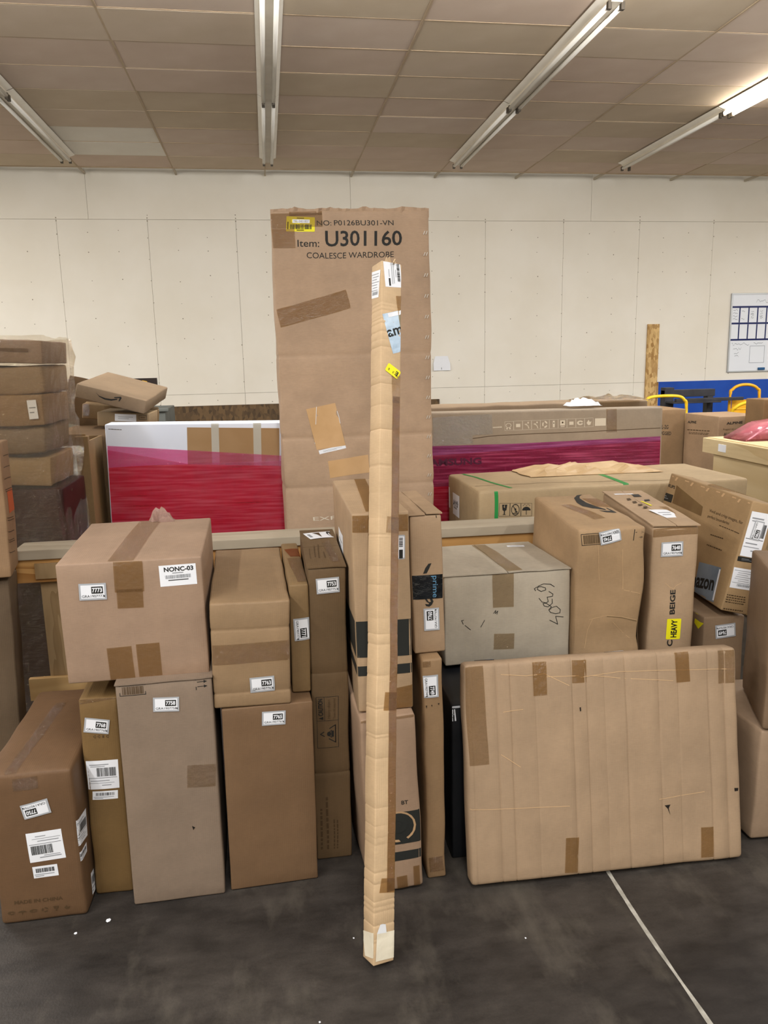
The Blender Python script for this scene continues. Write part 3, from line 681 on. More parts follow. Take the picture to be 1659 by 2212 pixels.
    def done2(s, name, sub, lay):
        """backing as the part, what is printed on it as its sub-part"""
        n = s.cut; A = [i for i, f in enumerate(s.fc) if f[0] < n]; B = [i for i, f in enumerate(s.fc) if f[0] >= n]
        o = meshobj(name, s.v[:n], [s.fc[i] for i in A], s.m, s.c.root, [s.mi[i] for i in A])
        meshobj(sub, s.v[n:], [tuple(k-n for k in s.fc[i]) for i in B], s.m, o, [s.mi[i] for i in B]); return o
def icon(S, ch, u, du, mat, framed):
    """one handling pictogram in a cell centred at u"""
    k = du*.8
    def X(x): return u+x*k
    if framed: S.uline([(u-du*.48, -.48), (u+du*.48, -.48), (u+du*.48, .48), (u-du*.48, .48), (u-du*.48, -.48)], .0012, mat, 1)
    if ch in 'Gg':
        S.upoly([(X(-.3), .38), (X(-.02), .38), (X(-.12), .2), (X(.05), .12), (X(0), .38), (X(.3), .38), (X(.22), -.02), (X(.06), -.1), (X(.06), -.33), (X(.22), -.38), (X(-.22), -.38), (X(-.06), -.33), (X(-.06), -.1), (X(-.22), -.02)], mat, 2)
    elif ch in 'Uu':
        S.disc(X(0), -.05, k*.95, .55, mat, 2, 0, 180); S.rect(X(0), -.2, k*.06, .36, mat, 2)
        if ch == 'U':
            for i in range(5): S.rect(X(-.36+.18*i), .33+.06*(i % 2), k*.05, .09, mat, 2)
    elif ch in 'rc':
        for a in (0, 120, 240): S.disc(X(0), 0, k*.75, .75, mat, 2, a+15, a+95, .55)
    elif ch in 'N':
        S.disc(X(0), 0, k*.95, .86, mat, 2, 0, 360, .86); S.uline([(X(-.3), .3), (X(.2), -.2)], .003, mat, 2); S.rect(X(.1), -.16, k*.3, .08, mat, 2); S.rect(X(0), -.27, k*.55, .05, mat, 2); S.disc(X(0), .02, k*.2, .2, mat, 2)
    elif ch in 't':
        S.disc(X(-.1), .05, k*.8, .5, mat, 2, 0, 360, .8); S.disc(X(-.3), -.28, k*.22, .2, mat, 2); S.disc(X(.1), -.28, k*.22, .2, mat, 2)
    elif ch in 'bk': S.rect(X(0), 0, k*.6, .36, mat, 2)
    elif ch in 'na': S.uline([(X(-.3), .1), (X(.1), -.05), (X(.25), -.35)], .004, mat, 2); S.disc(X(.15), .25, k*.2, .2, mat, 2); S.rect(X(-.15), .1, k*.25, .1, mat, 2)
    elif ch in 'm': S.rect(X(0), 0, k*.28, .7, mat, 2); S.disc(X(0), .1, k*.16, .12, 'inkbrown', 3)
    elif ch in 'o': S.rect(X(0), .08, k*.7, .56, mat, 2); S.disc(X(0), .12, k*.25, .2, 'inkbrown', 3); S.rect(X(0), -.32, k*.55, .08, mat, 2)
    elif ch in 'hp': S.disc(X(0), 0, k*.9, .5, mat, 2, 20, 340, .45)
    elif ch == 'e': S.rect(X(0), 0, k*.5, .6, mat, 2)
    else: S.upoly([(X(-.35), -.05), (X(-.05), .3), (X(.1), .05), (X(.35), .12), (X(.2), -.25), (X(-.1), -.3)], mat, 2)
PN = {'gra': 'id_sticker', 'nonc': 'barcode_label', 'tape': 'tape', 'cleartape': 'tape', 'redtape': 'tape', 'sparktape': 'tape', 'whitetape': 'tape', 'primetape': 'tape', 'barcode': 'printed_barcode', 'thisway': 'printed_arrows', 'text': 'printed_text', 'textbars': 'printed_text', 'icons': 'printed_icons', 'ship': 'shipping_label', 'smallbar': 'barcode_label', 'label': 'paper_label', 'doclabel': 'shipping_label', 'toplabel': 'shipping_label', 'vlabel': 'barcode_label', 'darkband': 'printed_band', 'inkpatch': 'printed_patch', 'caution': 'printed_warning', 'plogo': 'printed_logo', 'heavy': 'warning_sticker', 'bluebag': 'plastic_pouch', 'yel': 'barcode_label', 'estick': 'letter_sticker', 'whitewrap': 'end_wrap', 'patch': 'cardboard_patch', 'barecardq': 'torn_patch', 'barecard': 'torn_patch', 'palepatch': 'printed_patch', 'bubble': 'bubble_wrap', 'strap': 'strap', 'frame': 'printed_frame', 'redprint': 'printed_patch', 'stickeredge': 'id_sticker', 'stroke': 'pen_mark', 'film': 'stretch_film', 'dark': 'tear', 'ink': 'printed_logo', 'yellow': 'warning_sticker', 'inkbrown': 'printed_text', 'darkcard': 'printed_picture', 'fold': 'tape_mark', 'white': 'end_wrap'}
PL = {'gra': 'white and grey sticker with black number plate', 'heavy': 'bright yellow warning sticker', 'yel': 'bright yellow barcode label', 'primetape': 'glossy black packing tape', 'bluebag': 'pale blue plastic pouch', 'strap': 'green plastic strap', 'estick': 'small yellow letter sticker', 'bubble': 'clear crinkled plastic wrap', 'redtape': 'reddish brown packing tape'}
def decal(c, d):
    k, f = d[0], d[1]
    if k == 'Lbands':
        S = Sheet(c, 'L'); S.frame(c.d/2, c.h/2, c.d, c.h, 0)
        for F in D['striped']:
            if F[0] == 'darkband': S.rect(0, F[3]/c.h-.5, 1, F[5]/c.h, 'band', 1)
        S.done('printed_band'); return
    S = Sheet(c, f)
    if isinstance(d[2], list):
        P = d[2]
        if k == 'stroke':
            S.line(P, d[3], d[4], .0008); nm = 'crease' if d[4].startswith('fold') else 'perforation' if d[4] == 'white' else 'pen_mark'
            S.done(nm)
        elif k == 'film': S.poly([(min(max(a, c.r+.001), c.w-c.r-.001), max(b, c.r+.001)) for a, b in P], d[3], .003+.0016*d[4]); S.done('stretch_film')
        else: S.poly(P, k if k in MATS else 'ink', .0007 if k != 'white' else .0011); S.done(PN[k])
        return
    S.frame(*d[2:7]); W, H = d[4], d[5]
    if k == 'gra':
        S.rect(0, 0, 1, 1, 'greyborder', 4); S.rect(0, 0, .86, .8, 'paper', 5); S.rect(.17, .1, .42, .42, 'ink', 6); S.text(d[7], .17, .1, .36, .28, 'paper', 7, .03); S.text('GRA190'+d[7], -.0, -.26, .8, .15, 'ink', 6)
        S.rect(.42, -.28, .03, .12, 'ink', 6)
    elif k in ('tape', 'cleartape', 'redtape', 'whitetape', 'sparktape'): S.rect(0, 0, 1, 1, k, 2+(hash_(str(d)) % 5)*.25)
    elif k == 'strap': S.rect(0, 0, 1, 1, 'green', 2)
    elif k == 'bubble': S.rect(0, 0, 1, 1, 'bubble', 3)
    elif k == 'nonc':
        S.rect(0, 0, 1, 1, 'paper', 1); S.text('NONC-03', .03, .3, .8, .22, 'ink', 2, .03); S.bars(.0, -.06, .7, .17, 'inkgrey', 2, 30, 3); S.rect(.0, .12, .3, .04, 'inkgrey', 2); S.rect(.0, -.22, .55, .04, 'ink', 2)
    elif k == 'barcode':
        S.uline([(-.5, -.5), (.5, -.5), (.5, .5), (-.5, .5), (-.5, -.5)], .0018, 'ink', 1); S.bars(0.02, .0, .84, .8, 'inkbrown', 1, 26, hash_(str(d)))
    elif k == 'thisway':
        S.rect(-.46, 0, .07, 1, 'ink', 1, False)
        for v in (.22, -.22): S.rect(0, v, .7, .06, 'ink', 1, False); S.upoly([(.5, v), (.2, v+.14), (.2, v-.14)], 'ink', 1)
    elif k == 'text': S.text(d[7], 0, 0, 1, 1, d[8], 15 if d[8] == 'filmtext' else 1.6, d[9])
    elif k == 'textbars':
        m = d[7] if len(d) > 7 else 'inkbrown'; rnd = random.Random(hash_(str(d))); n = max(1, int(H/.008)); x = -.5
        for j in range(n):
            x = -.5; v = .5-(j+.5)/n
            while x < .45:
                l = rnd.uniform(.05, .14); S.rect(min(x+l/2, .5-l/2), v, l, .45/n, m, 1, False); x += l+.03
    elif k == 'icons':
        n = len(d[7]); m = d[8] if len(d) > 8 else 'inkbrown'; fr = m != 'inkbrown'
        for i, ch in enumerate(d[7]): icon(S, ch, -.5+(i+.5)/n, 1/n, m, fr)
    elif k == 'ship':
        S.rect(0, 0, 1, 1, 'paper', 1); S.bars(.12, .1, .62, .3, 'ink' if W > .06 else 'inkgrey', 2, 26, hash_(str(d)))
        S.rect(0, -.1, .9, .012, 'ink', 2); S.rect(-.1, .36, .6, .03, 'inkgrey', 2); S.rect(-.15, .3, .45, .02, 'inkgrey', 2); S.rect(-.1, -.2, .6, .025, 'inkgrey', 2); S.rect(.1, -.36, .3, .025, 'inkgrey', 2); S.rect(-.05, -.28, .8, .015, 'inkgrey', 2)
    elif k == 'smallbar': S.rect(0, 0, 1, 1, 'paper', 1); S.bars(0, .14, .75, .36, 'ink', 2, 22, hash_(str(d))); S.rect(-.05, -.2, .8, .06, 'inkgrey', 2); S.rect(-.25, -.34, .35, .06, 'inkgrey', 2)
    elif k == 'label': S.rect(0, 0, 1, 1, 'paper', 1); S.rect(0, .1, .7, .06, 'inkgrey', 2); S.rect(-.1, -.15, .5, .06, 'inkgrey', 2)
    elif k == 'doclabel':
        S.rect(0, 0, 1, 1, 'paper', 1)
        for i in range(7): S.rect(-.05+.1*(i % 2), .38-.1*i, .8-.15*(i % 3), .02, 'inkgrey', 2)
        S.bars(.1, -.33, .6, .12, 'inkgrey', 2, 18, 4)
    elif k == 'toplabel': S.rect(0, 0, 1, 1, 'paper', 1); S.disc(.36, 0, .24, .9, 'ink', 2); S.upoly([(-.2, .4), (.05, .4), (-.05, -.35), (-.1, .1)], 'inkbrown', 2); S.rect(-.38, 0, .1, .5, 'inkgrey', 2)
    elif k == 'vlabel':
        S.rect(0, 0, 1, 1, 'paper', 1); S.bars(.34, .1, .16, .75, 'ink', 2, 22, 5, True)
        for u, l in ((-.22, .3), (-.05, .85), (.05, .8), (.18, .3)): S.rect(u, .05, .03, l, 'inkgrey', 2)
        S.rect(-.22, -.3, .1, .3, 'ink', 2)
    elif k == 'darkband': S.rect(0, 0, 1, 1, 'band', 1)
    elif k == 'inkpatch': S.rect(0, 0, 1, 1, 'ink', 1); S.rect(-.2, .1, .3, .08, 'inkgrey', 2); S.rect(-.1, -.15, .5, .06, 'inkgrey', 2)
    elif k == 'caution':
        S.uline([(-.5, -.5), (.5, -.5), (.5, .5), (-.5, .5), (-.5, -.5)], .0014, 'ink', 1); S.uline([(0.03, -.5), (.03, .5)], .0012, 'ink', 1); S.uline([(.03, .14), (.5, .14)], .0012, 'ink', 1)
        S.upoly([(.05, .2), (.11, .2), (.08, .42)], 'ink', 1); S.text('CAUTION', .3, .31, .34, .22, 'ink', 1, .03); S.text('Heavy object', .26, -.08, .38, .17, 'inkbrown', 1); S.text('Team lift required', .26, -.33, .4, .14, 'inkbrown', 1)
        S.uline([(-.4, -.36), (-.06, -.36), (-.23, .36), (-.4, -.36), (-.06, -.36)], .003, 'ink', 1); S.disc(-.23, -.05, .09, .2, 'ink', 1); S.rect(-.23, -.22, .12, .12, 'ink', 1); S.uline([(-.3, -.18), (-.26, -.04)], .002, 'ink', 1); S.uline([(-.16, -.18), (-.2, -.04)], .002, 'ink', 1)
    elif k == 'plogo':
        S.rect(0, 0, 1, 1, 'band', 1); S.disc(-.08, .05, .86, .96, 'pale_kraft', 2); S.disc(-.1, .12, .5, .52, 'band', 3, 0, 360, .45); S.rect(-.28, -.08, .12, .55, 'band', 3); S.upoly([(.0, -.5), (.2, -.42), (-.05, -.15), (-.18, -.2)], 'band', 3)
    elif k == 'heavy': S.round(1, 1, .003, 'yellow', 2); S.text('HEAVY', .02, -.02, .86, .42, 'ink', 3, .03)
    elif k == 'bluebag':
        S.rect(0, 0, 1, 1, 'bag' if c.w < .09 else 'bagdark', 1)
        if c.w < .09: S.rect(.1, .44, .7, .1, 'paper', 2)
        else: S.rect(.47, 0, .06, .9, 'paper', 2)
    elif k == 'yel':
        S.round(1, 1, .003, 'yellow', 2); S.rect(.02, .2, .6, .24, 'paper', 3); S.text('YEL-3401807', .02, .2, .54, .16, 'inkgrey', 4); S.bars(.02, -.18, .74, .32, 'ink', 3, 26, 9); S.rect(0, .41, .25, .05, 'inkbrown', 3); S.rect(0, -.41, .25, .05, 'inkbrown', 3); S.rect(-.44, -.1, .04, .5, 'inkbrown', 3)
    elif k == 'estick': S.round(1, 1, .004, 'yellow', 3); S.text('E', -.28, .0, .2, .5, 'ink', 4, .03); S.text('3', -.05, .12, .1, .25, 'ink', 4); S.text('a', .3, .12, .1, .25, 'ink', 4)
    elif k == 'whitewrap': S.rect(0, 0, 1, 1, 'whitewrap', 2)
    elif k == 'patch': S.rect(0, 0, 1, 1, 'patchcard', 1)
    elif k == 'barecardq': S.rect(0, 0, 1, 1, 'barecard', 1)
    elif k == 'palepatch': S.rect(0, 0, 1, 1, 'pale', 1)
    elif k == 'frame': S.uline([(-.5, -.5), (.5, -.5), (.5, .5), (-.5, .5), (-.5, -.5)], .0016, 'ink', 1); S.rect(0, 0, .6, .12, 'inkbrown', 1)
    elif k == 'redprint': S.rect(0, 0, 1, 1, 'orangeprint', 1)
    elif k == 'stickeredge': S.round(1, 1, .004, 'greyborder', 1); S.round(.84, .88, .002, 'paper', 2); S.rect(.12, -.28, .35, .36, 'ink', 3); S.bars(.12, .2, .35, .4, 'ink', 3, 12, 3, True)
    elif k == 'primetape':
        S.rect(0, 0, 1, 1, 'blackfilm', 2)
        V, Fs = textmesh('prime', 0.); S.raw([S.T(.22+y*.22, -x*.9) for x, y in V], Fs, 'primeblue', .0016)
    SUBP = {'gra': 'number_print', 'nonc': 'label_print', 'ship': 'label_print', 'smallbar': 'label_print', 'label': 'label_print', 'doclabel': 'label_print', 'toplabel': 'label_print', 'vlabel': 'label_print', 'heavy': 'warning_print', 'yel': 'label_print', 'estick': 'letter_print', 'stickeredge': 'number_print', 'plogo': 'logo_letter', 'primetape': 'tape_print'}
    o = S.done2(PN[k], SUBP[k], 0) if k in SUBP and S.cut else S.done(PN[k])
    if k in PL: o['label'] = PL[k]
    if k == 'textbars': o['kind'] = 'stuff'
plain('pale_kraft', 'b4926c', .7); plain('primeblue', '5d8aa8', .5); noisecol('patchcard', 'a9875f', 'b08f68', 6, .8)
# ------------------------------------------------------------------ the hall
CZ, WY = 4.12, 11.854
def floor_mat():
    m, nt, N, L, b = new('concrete'); tc = N.new('ShaderNodeTexCoord')
    def nz(sc, det, st=(1, 1, 1)):
        mp = N.new('ShaderNodeMapping'); mp.inputs['Scale'].default_value = st; L.new(tc.outputs['Object'], mp.inputs[0])
        n = N.new('ShaderNodeTexNoise'); n.inputs['Scale'].default_value = sc; n.inputs['Detail'].default_value = det; n.inputs['Roughness'].default_value = .62; L.new(mp.outputs[0], n.inputs['Vector']); return n
    a, c, d = nz(1.1, 8), nz(7, 8, (1, 2.2, 1)), nz(150, 3)
    r = N.new('ShaderNodeValToRGB'); e = r.color_ramp.elements; e[0].position = .36; e[1].position = .68; e[0].color = lin('2a2623'); e[1].color = lin('453f39'); L.new(a.outputs[0], r.inputs[0])
    mx = N.new('ShaderNodeMix'); mx.data_type = 'RGBA'; mx.blend_type = 'OVERLAY'; mx.inputs[0].default_value = .9; L.new(r.outputs[0], mx.inputs[6]); L.new(c.outputs[0], mx.inputs[7])
    mx2 = N.new('ShaderNodeMix'); mx2.data_type = 'RGBA'; mx2.blend_type = 'OVERLAY'; mx2.inputs[0].default_value = .25; L.new(mx.outputs[2], mx2.inputs[6]); L.new(d.outputs[0], mx2.inputs[7])
    # pale scuffed streaks
    s = nz(2.3, 9, (2.2, 1, 1)); rs = N.new('ShaderNodeValToRGB'); e = rs.color_ramp.elements; e[0].position = .52; e[1].position = .74; e[0].color = (0, 0, 0, 1); e[1].color = (.6, .6, .6, 1); L.new(s.outputs[0], rs.inputs[0])
    mx3 = N.new('ShaderNodeMix'); mx3.data_type = 'RGBA'; mx3.inputs[7].default_value = lin('655e53'); L.new(rs.outputs[0], mx3.inputs[0]); L.new(mx2.outputs[2], mx3.inputs[6])
    L.new(mx3.outputs[2], b.inputs['Base Color']); b.inputs['Roughness'].default_value = .5; b.inputs['Specular IOR Level'].default_value = .3
    mr = N.new('ShaderNodeMapRange'); mr.inputs[3].default_value = .38; mr.inputs[4].default_value = .62; L.new(c.outputs[0], mr.inputs[0]); L.new(mr.outputs[0], b.inputs['Roughness'])
    bp = N.new('ShaderNodeBump'); bp.inputs['Strength'].default_value = .12; bp.inputs['Distance'].default_value = .01; L.new(d.outputs[0], bp.inputs['Height']); L.new(bp.outputs[0], b.inputs['Normal'])
    MATS['concrete'] = m; return m
floor_mat()
noisecol('jointfill', '8f8a7e', 'b3aea2', 25, .8); noisecol('drywall', 'e6dece', 'ece5d7', 1.2, .75, spec=.15); noisecol('wallbase', '8d7f68', '9a8c74', 2, .9)
noisecol('ceil_void', '6a5c4b', '756655', 2, .9)
for i, (a, b) in enumerate((('ccb7a4', 'd3bfad'), ('c9b7a0', 'd0bea9'), ('cebaa8', 'd5c3b2'), ('c5b39a', 'ccbba3'))): noisecol('tile%d' % i, a, b, 2.2, .9, fine=.08)
noisecol('tilenew', 'e6dfd2', 'ebe5d9', 2, .9); noisecol('gridbar', 'b09a7e', 'bca78b', 5, .7); plain('gridend', 'b9ad98', .5)
fl = meshobj('floor', [(-7, -5.5, 0), (11.5, -5.5, 0), (11.5, WY, 0), (-7, WY, 0)], [(0, 1, 2, 3)], 'concrete'); tag(fl, kind='structure')
# control joint in the slab: pale worn filler with a ragged rim
rnd = random.Random(3); vs, fs = [], []
n = 160
for i in range(n):
    y = 2.6-i*.045; w = .006+.005*noise.noise(Vector((y*6, 1, 0)))+.003*noise.noise(Vector((y*23, 4, 0))); x = .956+.006*noise.noise(Vector((y*2, 8, 0)))
    vs += [(x-w, y, .0008), (x+w, y, .0008)]
    if i: fs.append((2*i-2, 2*i-1, 2*i+1, 2*i))
meshobj('floor_joint', vs, fs, 'jointfill', fl)
wall = bx('wall_back', -7.1, 11.6, WY+.03, WY+.2, 0, 5.2, 'wallbase'); tag(wall, kind='structure')
def sheet(x0, x1, z0, z1): return bx('drywall_sheet', x0+.0015, x1-.0015, WY, WY+.029, z0+.0015, z1-.0015, 'drywall', wall, .002)
for k in range(-4, 10):
    x = -2.77+1.2192*k
    if -7 < x < 9.2: sheet(x, x+1.2192, 1.093, 3.53); sheet(x, x+1.2192, .0, 1.093)
for k in range(-1, 4): sheet(-2.34+3.6576*k, -2.34+3.6576*(k+1), 3.53, 4.75)
vs, fs = [], []
for k in range(-10, 32):
    for j in range(12):
        if rnd.random() < .12: continue
        x = -2.77+.4064*k+rnd.uniform(-.012, .012); z = .95+.3*j+rnd.uniform(-.07, .07); r = rnd.uniform(.005, .009); o = len(vs)
        if z > 3.6: continue
        vs += [(x+r*math.cos(t*math.pi/3), WY-.0008, z+r*math.sin(t*math.pi/3)) for t in range(6)]; fs.append(tuple(o+t for t in range(6)))
    if k % 3 == 0:
        for z in (3.55, 3.51): o = len(vs); x = -2.77+.4064*k; vs += [(x+.009*math.cos(t*math.pi/3), WY-.0008, z+.009*math.sin(t*math.pi/3)) for t in range(6)]; fs.append(tuple(o+t for t in range(6)))
plain('screw', '8f8470', .7); sc = meshobj('screw_heads', vs, fs, 'screw', wall); tag(sc, kind='stuff')
for nm, a in (('wall_left', (-7.1, -7, -5.5, WY)), ('wall_right', (11.5, 11.6, -5.5, WY)), ('wall_front', (-7.1, 11.6, -5.6, -5.5))): tag(bx(nm, *a, 0, 5.2, 'drywall'), kind='structure')
# suspended ceiling: void plane, tiles in their bars, bars running on to the wall
cl = bx('ceiling', -7, 11.5, -5.5, 11.46, CZ+.045, CZ+.1, 'ceil_void'); tag(cl, kind='structure')
XB = [-2.336+1.2237*k for k in range(-5, 12)]; YB = [9.0+.61*k for k in range(-7, 5)]
tme = {}
for i in range(len(XB)-1):
    if XB[i+1] < -4.8 or XB[i] > 9.8: continue
    for j in range(len(YB)-1):
        r = rnd.random(); mt = 'tile%d' % int(r*4)
        if i == 5 and j in (8, 9): mt = 'tilenew'
        sag = rnd.uniform(-.004, .004)
        if mt not in tme:
            bm = boxdata(.006, 1.2237-.006, .005, .61-.005, 0, .016, .003); me = bpy.data.meshes.new('ceiling_tile'); bm.to_mesh(me); bm.free(); me.materials.append(MATS[mt]); tme[mt] = me
        t = link(bpy.data.objects.new('ceiling_tile', tme[mt]), cl); t.location = (XB[i], YB[j], CZ+.004+sag)
bx('ceiling_field', -7, 11.5, -5.5, YB[0]-.01, CZ, CZ+.02, 'tile1', cl)
for x in XB:
    bx('grid_bar', x-.009, x+.009, -3, 11.46, CZ+.001, CZ+.03, 'gridbar', cl); bx('grid_bar', x-.012, x+.012, 11.46, WY, CZ-.002, CZ+.03, 'gridend', cl)
for y in YB: bx('cross_bar', -7, 11.5, y-.007, y+.007, CZ+.003, CZ+.02, 'gridbar', cl)
bx('edge_trim', -7, 11.5, 11.44, 11.47, CZ-.004, CZ+.05, 'gridbar', cl)
# ------------------------------------------------------------------ strip lamps
noisecol('enamel', 'efe8da', 'f5efe3', 6, .35); noisecol('enameldull', 'd5cab7', 'dfd5c3', 6, .4); plain('tubeoff', 'f0ece2', .2, spec=.5); plain('socket', '4d453a', .6); plain('tubelit', 'fff6e6', .3, emit=26)
def fixture(x, y0, y1, lit, label, tubes=(1, 1)):
    g = 'strip lamps on the ceiling'
    t = empty('strip_lamp', (x, (y0+y1)/2, CZ), None, label, 'ceiling lamp', g); h = (y1-y0)/2
    bx('housing', -.045, .045, -h+.005, h-.005, -.07, -.004, 'enameldull', t, .004)
    for s in (-1, 1):
        vs = [(s*.045, -h+.01, -.035), (s*.105, -h+.01, -.012), (s*.105, h-.01, -.012), (s*.045, h-.01, -.035), (s*.045, -h+.01, -.031), (s*.105, -h+.01, -.008), (s*.105, h-.01, -.008), (s*.045, h-.01, -.031)]
        meshobj('reflector', vs, [(0, 1, 2, 3), (7, 6, 5, 4), (0, 4, 5, 1), (1, 5, 6, 2), (2, 6, 7, 3), (3, 7, 4, 0)], 'enamel', t)
    for s, on in zip((-1, 1), tubes):
        if on: tube('tube', [(s*.05, -h+.05, -.085), (s*.05, h-.05, -.085)], .019, 'tubelit' if lit else 'tubeoff', t, 10)
        for e in (-1, 1): bx('socket', s*.05-.015, s*.05+.015, e*(h-.03)-.018, e*(h-.03)+.018, -.115, -.06, 'socket', t, .004)
    return t
W3 = ('far', 'middle', 'near')
for ri, (x, nm) in enumerate(((-2.33, 'leftmost row'), (.145, 'row above the tall wardrobe carton'), (2.64, 'second row from the right edge'), (5.0, 'rightmost row'))):
    for k in range(3):
        y1 = 10.8-2.44*k; lit = (ri == 3 and k > 0)
        if k == 2 and ri != 3: continue
        if k == 2: continue
        lab = ('glowing white strip lamp at the right edge of the ceiling' if lit else 'unlit strip lamp, %s end of the %s' % (W3[k], nm))
        fixture(x, y1-2.44, y1, lit, lab, (1, 0) if (ri == 3 and k == 0) else (1, 1))
# ------------------------------------------------------------------ things on the wall
def osb(name, c1, c2):
    m, nt, N, L, b = new(name); tc = N.new('ShaderNodeTexCoord'); v = N.new('ShaderNodeTexVoronoi'); v.inputs['Scale'].default_value = 26
    mp = N.new('ShaderNodeMapping'); mp.inputs['Scale'].default_value = (1, 1, .55); mp.inputs['Rotation'].default_value = (0, .5, 0); L.new(tc.outputs['Object'], mp.inputs[0]); L.new(mp.outputs[0], v.inputs['Vector'])
    r = N.new('ShaderNodeValToRGB'); e = r.color_ramp.elements; e[0].color = lin(c1); e[1].color = lin(c2); e[0].position = .15; e[1].position = .8; L.new(v.outputs['Color'], r.inputs[0]); L.new(r.outputs[0], b.inputs['Base Color']); b.inputs['Roughness'].default_value = .8; MATS[name] = m
osb('osb', 'a37a43', 'd8b478'); osb('osbdark', '4a3823', '6e5536')
tag(bx('chipboard_strip', 5.955, 6.15, WY-.03, WY-.001, .6, 1.995, 'osb', None, .002), 'narrow upright chipboard strip beside the blue board', 'board')
tag(bx('low_chipboard', -1.75, 2.6, WY-.05, WY-.002, 0, .925, 'osbdark', None, .002), 'long low chipboard panel along the foot of the cream wall', 'board')
noisecol('bluepaint', '1745a0', '1d4fae', 3, .45); bl = bx('blue_board', 6.17, 10.5, WY-.028, WY-.001, 0, 1.096, 'bluepaint', None, .002); tag(bl, 'bright blue painted board on the lower wall', 'board')
bx('edge_strip', 6.155, 6.172, WY-.034, WY-.001, 0, 1.09, 'osb', bl)
wb = empty('whiteboard', (7.36, WY-.002, 1.23), None, 'whiteboard with a dark blue tape grid and handwriting on wall', 'whiteboard')
plain('boardwhite', 'e4e7ec', .2, spec=.5); plain('alu', 'b9bcbf', .35, .6); plain('navy', '16235a', .5); plain('marker', '6a7078', .6); plain('erase', '2b5a86', .6)
bx('panel', .01, 1.85, -.018, -.001, .01, 1.205, 'boardwhite', wb)
for a in ((-.01, 1.87, -.024, -.0, -.012, .012), (-.01, 1.87, -.024, 0, 1.198, 1.222), (-.012, .012, -.024, 0, .0, 1.21), (1.85, 1.872, -.024, 0, 0, 1.21)): bx('frame', *a, 'alu', wb, .003)
for z in (1.01, .755, .50): bx('grid_tape', .0, 1.84, -.0205, -.018, z-.014, z+.014, 'navy', wb)
for i in range(9):
    for z0, z1 in ((.77, 1.0), (.51, .74)): bx('grid_tape', .135+.155*i, .155+.155*i, -.0205, -.018, z0, z1, 'navy', wb)
def scribble(x, z, w, n, seed, par=wb, y=-.0185, hh=.014):
    rr = random.Random(seed); pts = [(x+w*i/n, y, z+rr.uniform(-hh, hh)) for i in range(n+1)]; vs, fs = [], []
    for i, p in enumerate(pts):
        vs += [(p[0], p[1], p[2]-.003), (p[0], p[1], p[2]+.003)]
        if i: fs.append((2*i-2, 2*i, 2*i+1, 2*i-1))
    return meshobj('handwriting', vs, fs, 'marker', par)
scribble(.42, 1.1, .3, 14, 1, hh=.03); scribble(.04, .43, .3, 22, 2, hh=.02); scribble(.07, .36, .14, 10, 3, hh=.022); scribble(.09, .29, .08, 7, 4); scribble(.1, .24, .07, 6, 5); scribble(.42, .44, .16, 12, 6)
for i in range(4): scribble(.03, .96-.045*i, .08, 7, 10+i); scribble(.18+.155*(i % 3), .94-.04*i, .05, 5, 20+i); scribble(.345, .94-.035*i, .045, 5, 30+i); scribble(.5, .94-.035*i, .045, 5, 40+i)
for a in ((.36, .62, .395, .4), (.36, .62, .13, .135), (.36, .364, .13, .4), (.616, .62, .13, .4)): bx('drawn_box', a[0], a[1], -.0195, -.018, a[2], a[3], 'marker', wb)
bx('eraser', .52, .63, -.05, -.018, .015, .055, 'erase', wb, .006)
# curled paper notice
vs, fs = [], []
for j in range(9):
    for i in range(9):
        u, v = i/8, j/8; w = .26*(1-.25*max(0, v-.5)*2*abs(u-.5)*2); vs.append((2.515+.13+(u-.5)*w, WY-.004-.05*(1-v)*abs(u-.5)*1.2-.01*(1-v), 1.355+.215*v))
for j in range(8):
    for i in range(8): t = j*9+i; fs.append((t, t+1, t+10, t+9))
pn = meshobj('paper_notice', vs, fs, 'paper', smooth=True); tag(pn, 'white paper notice curling off the cream wall beside the wardrobe carton', 'paper')
bx('printed_arrow', 2.64, 2.648, WY-.017, WY-.0155, 1.37, 1.4, 'inkgrey', pn)
sg = empty('wall_sign', (-2.94, WY, 1.17), None, 'small white wall sign partly hidden behind a brown flap', 'sign')
bx('panel', 0, .42, -.012, -.001, 0, .19, 'paper', sg, .004)
V, Fs = textmesh('Ex', 0.); meshobj('printed_text', [(.135+x*.1, -.0135, .07+y*.09) for x, y in V], Fs, 'ink', sg); bx('printed_line', .06, .36, -.0135, -.012, .165, .171, 'inkgrey', sg)
us = empty('wall_sign', (-1.98, WY, 1.1), None, 'dark brown wall sign with a gold shield behind the smile carton', 'sign')
bx('panel', 0, .4, -.012, -.001, 0, .245, plain('signbrown', '2a1c14', .4), us, .003)
meshobj('shield', [(.2+x, -.0135, .14+z) for x, z in ((-.06, .06), (0, .075), (.06, .06), (.055, -.02), (0, -.075), (-.055, -.02))], [(0, 5, 4, 3, 2, 1)], plain('gold', 'e2b23c', .4), us)
meshobj('shield_field', [(.2+x, -.0145, .13+z) for x, z in ((-.05, .03), (.05, .045), (.045, -.01), (0, -.06), (-.045, -.01))], [(0, 4, 3, 2, 1)], 'signbrown', us)
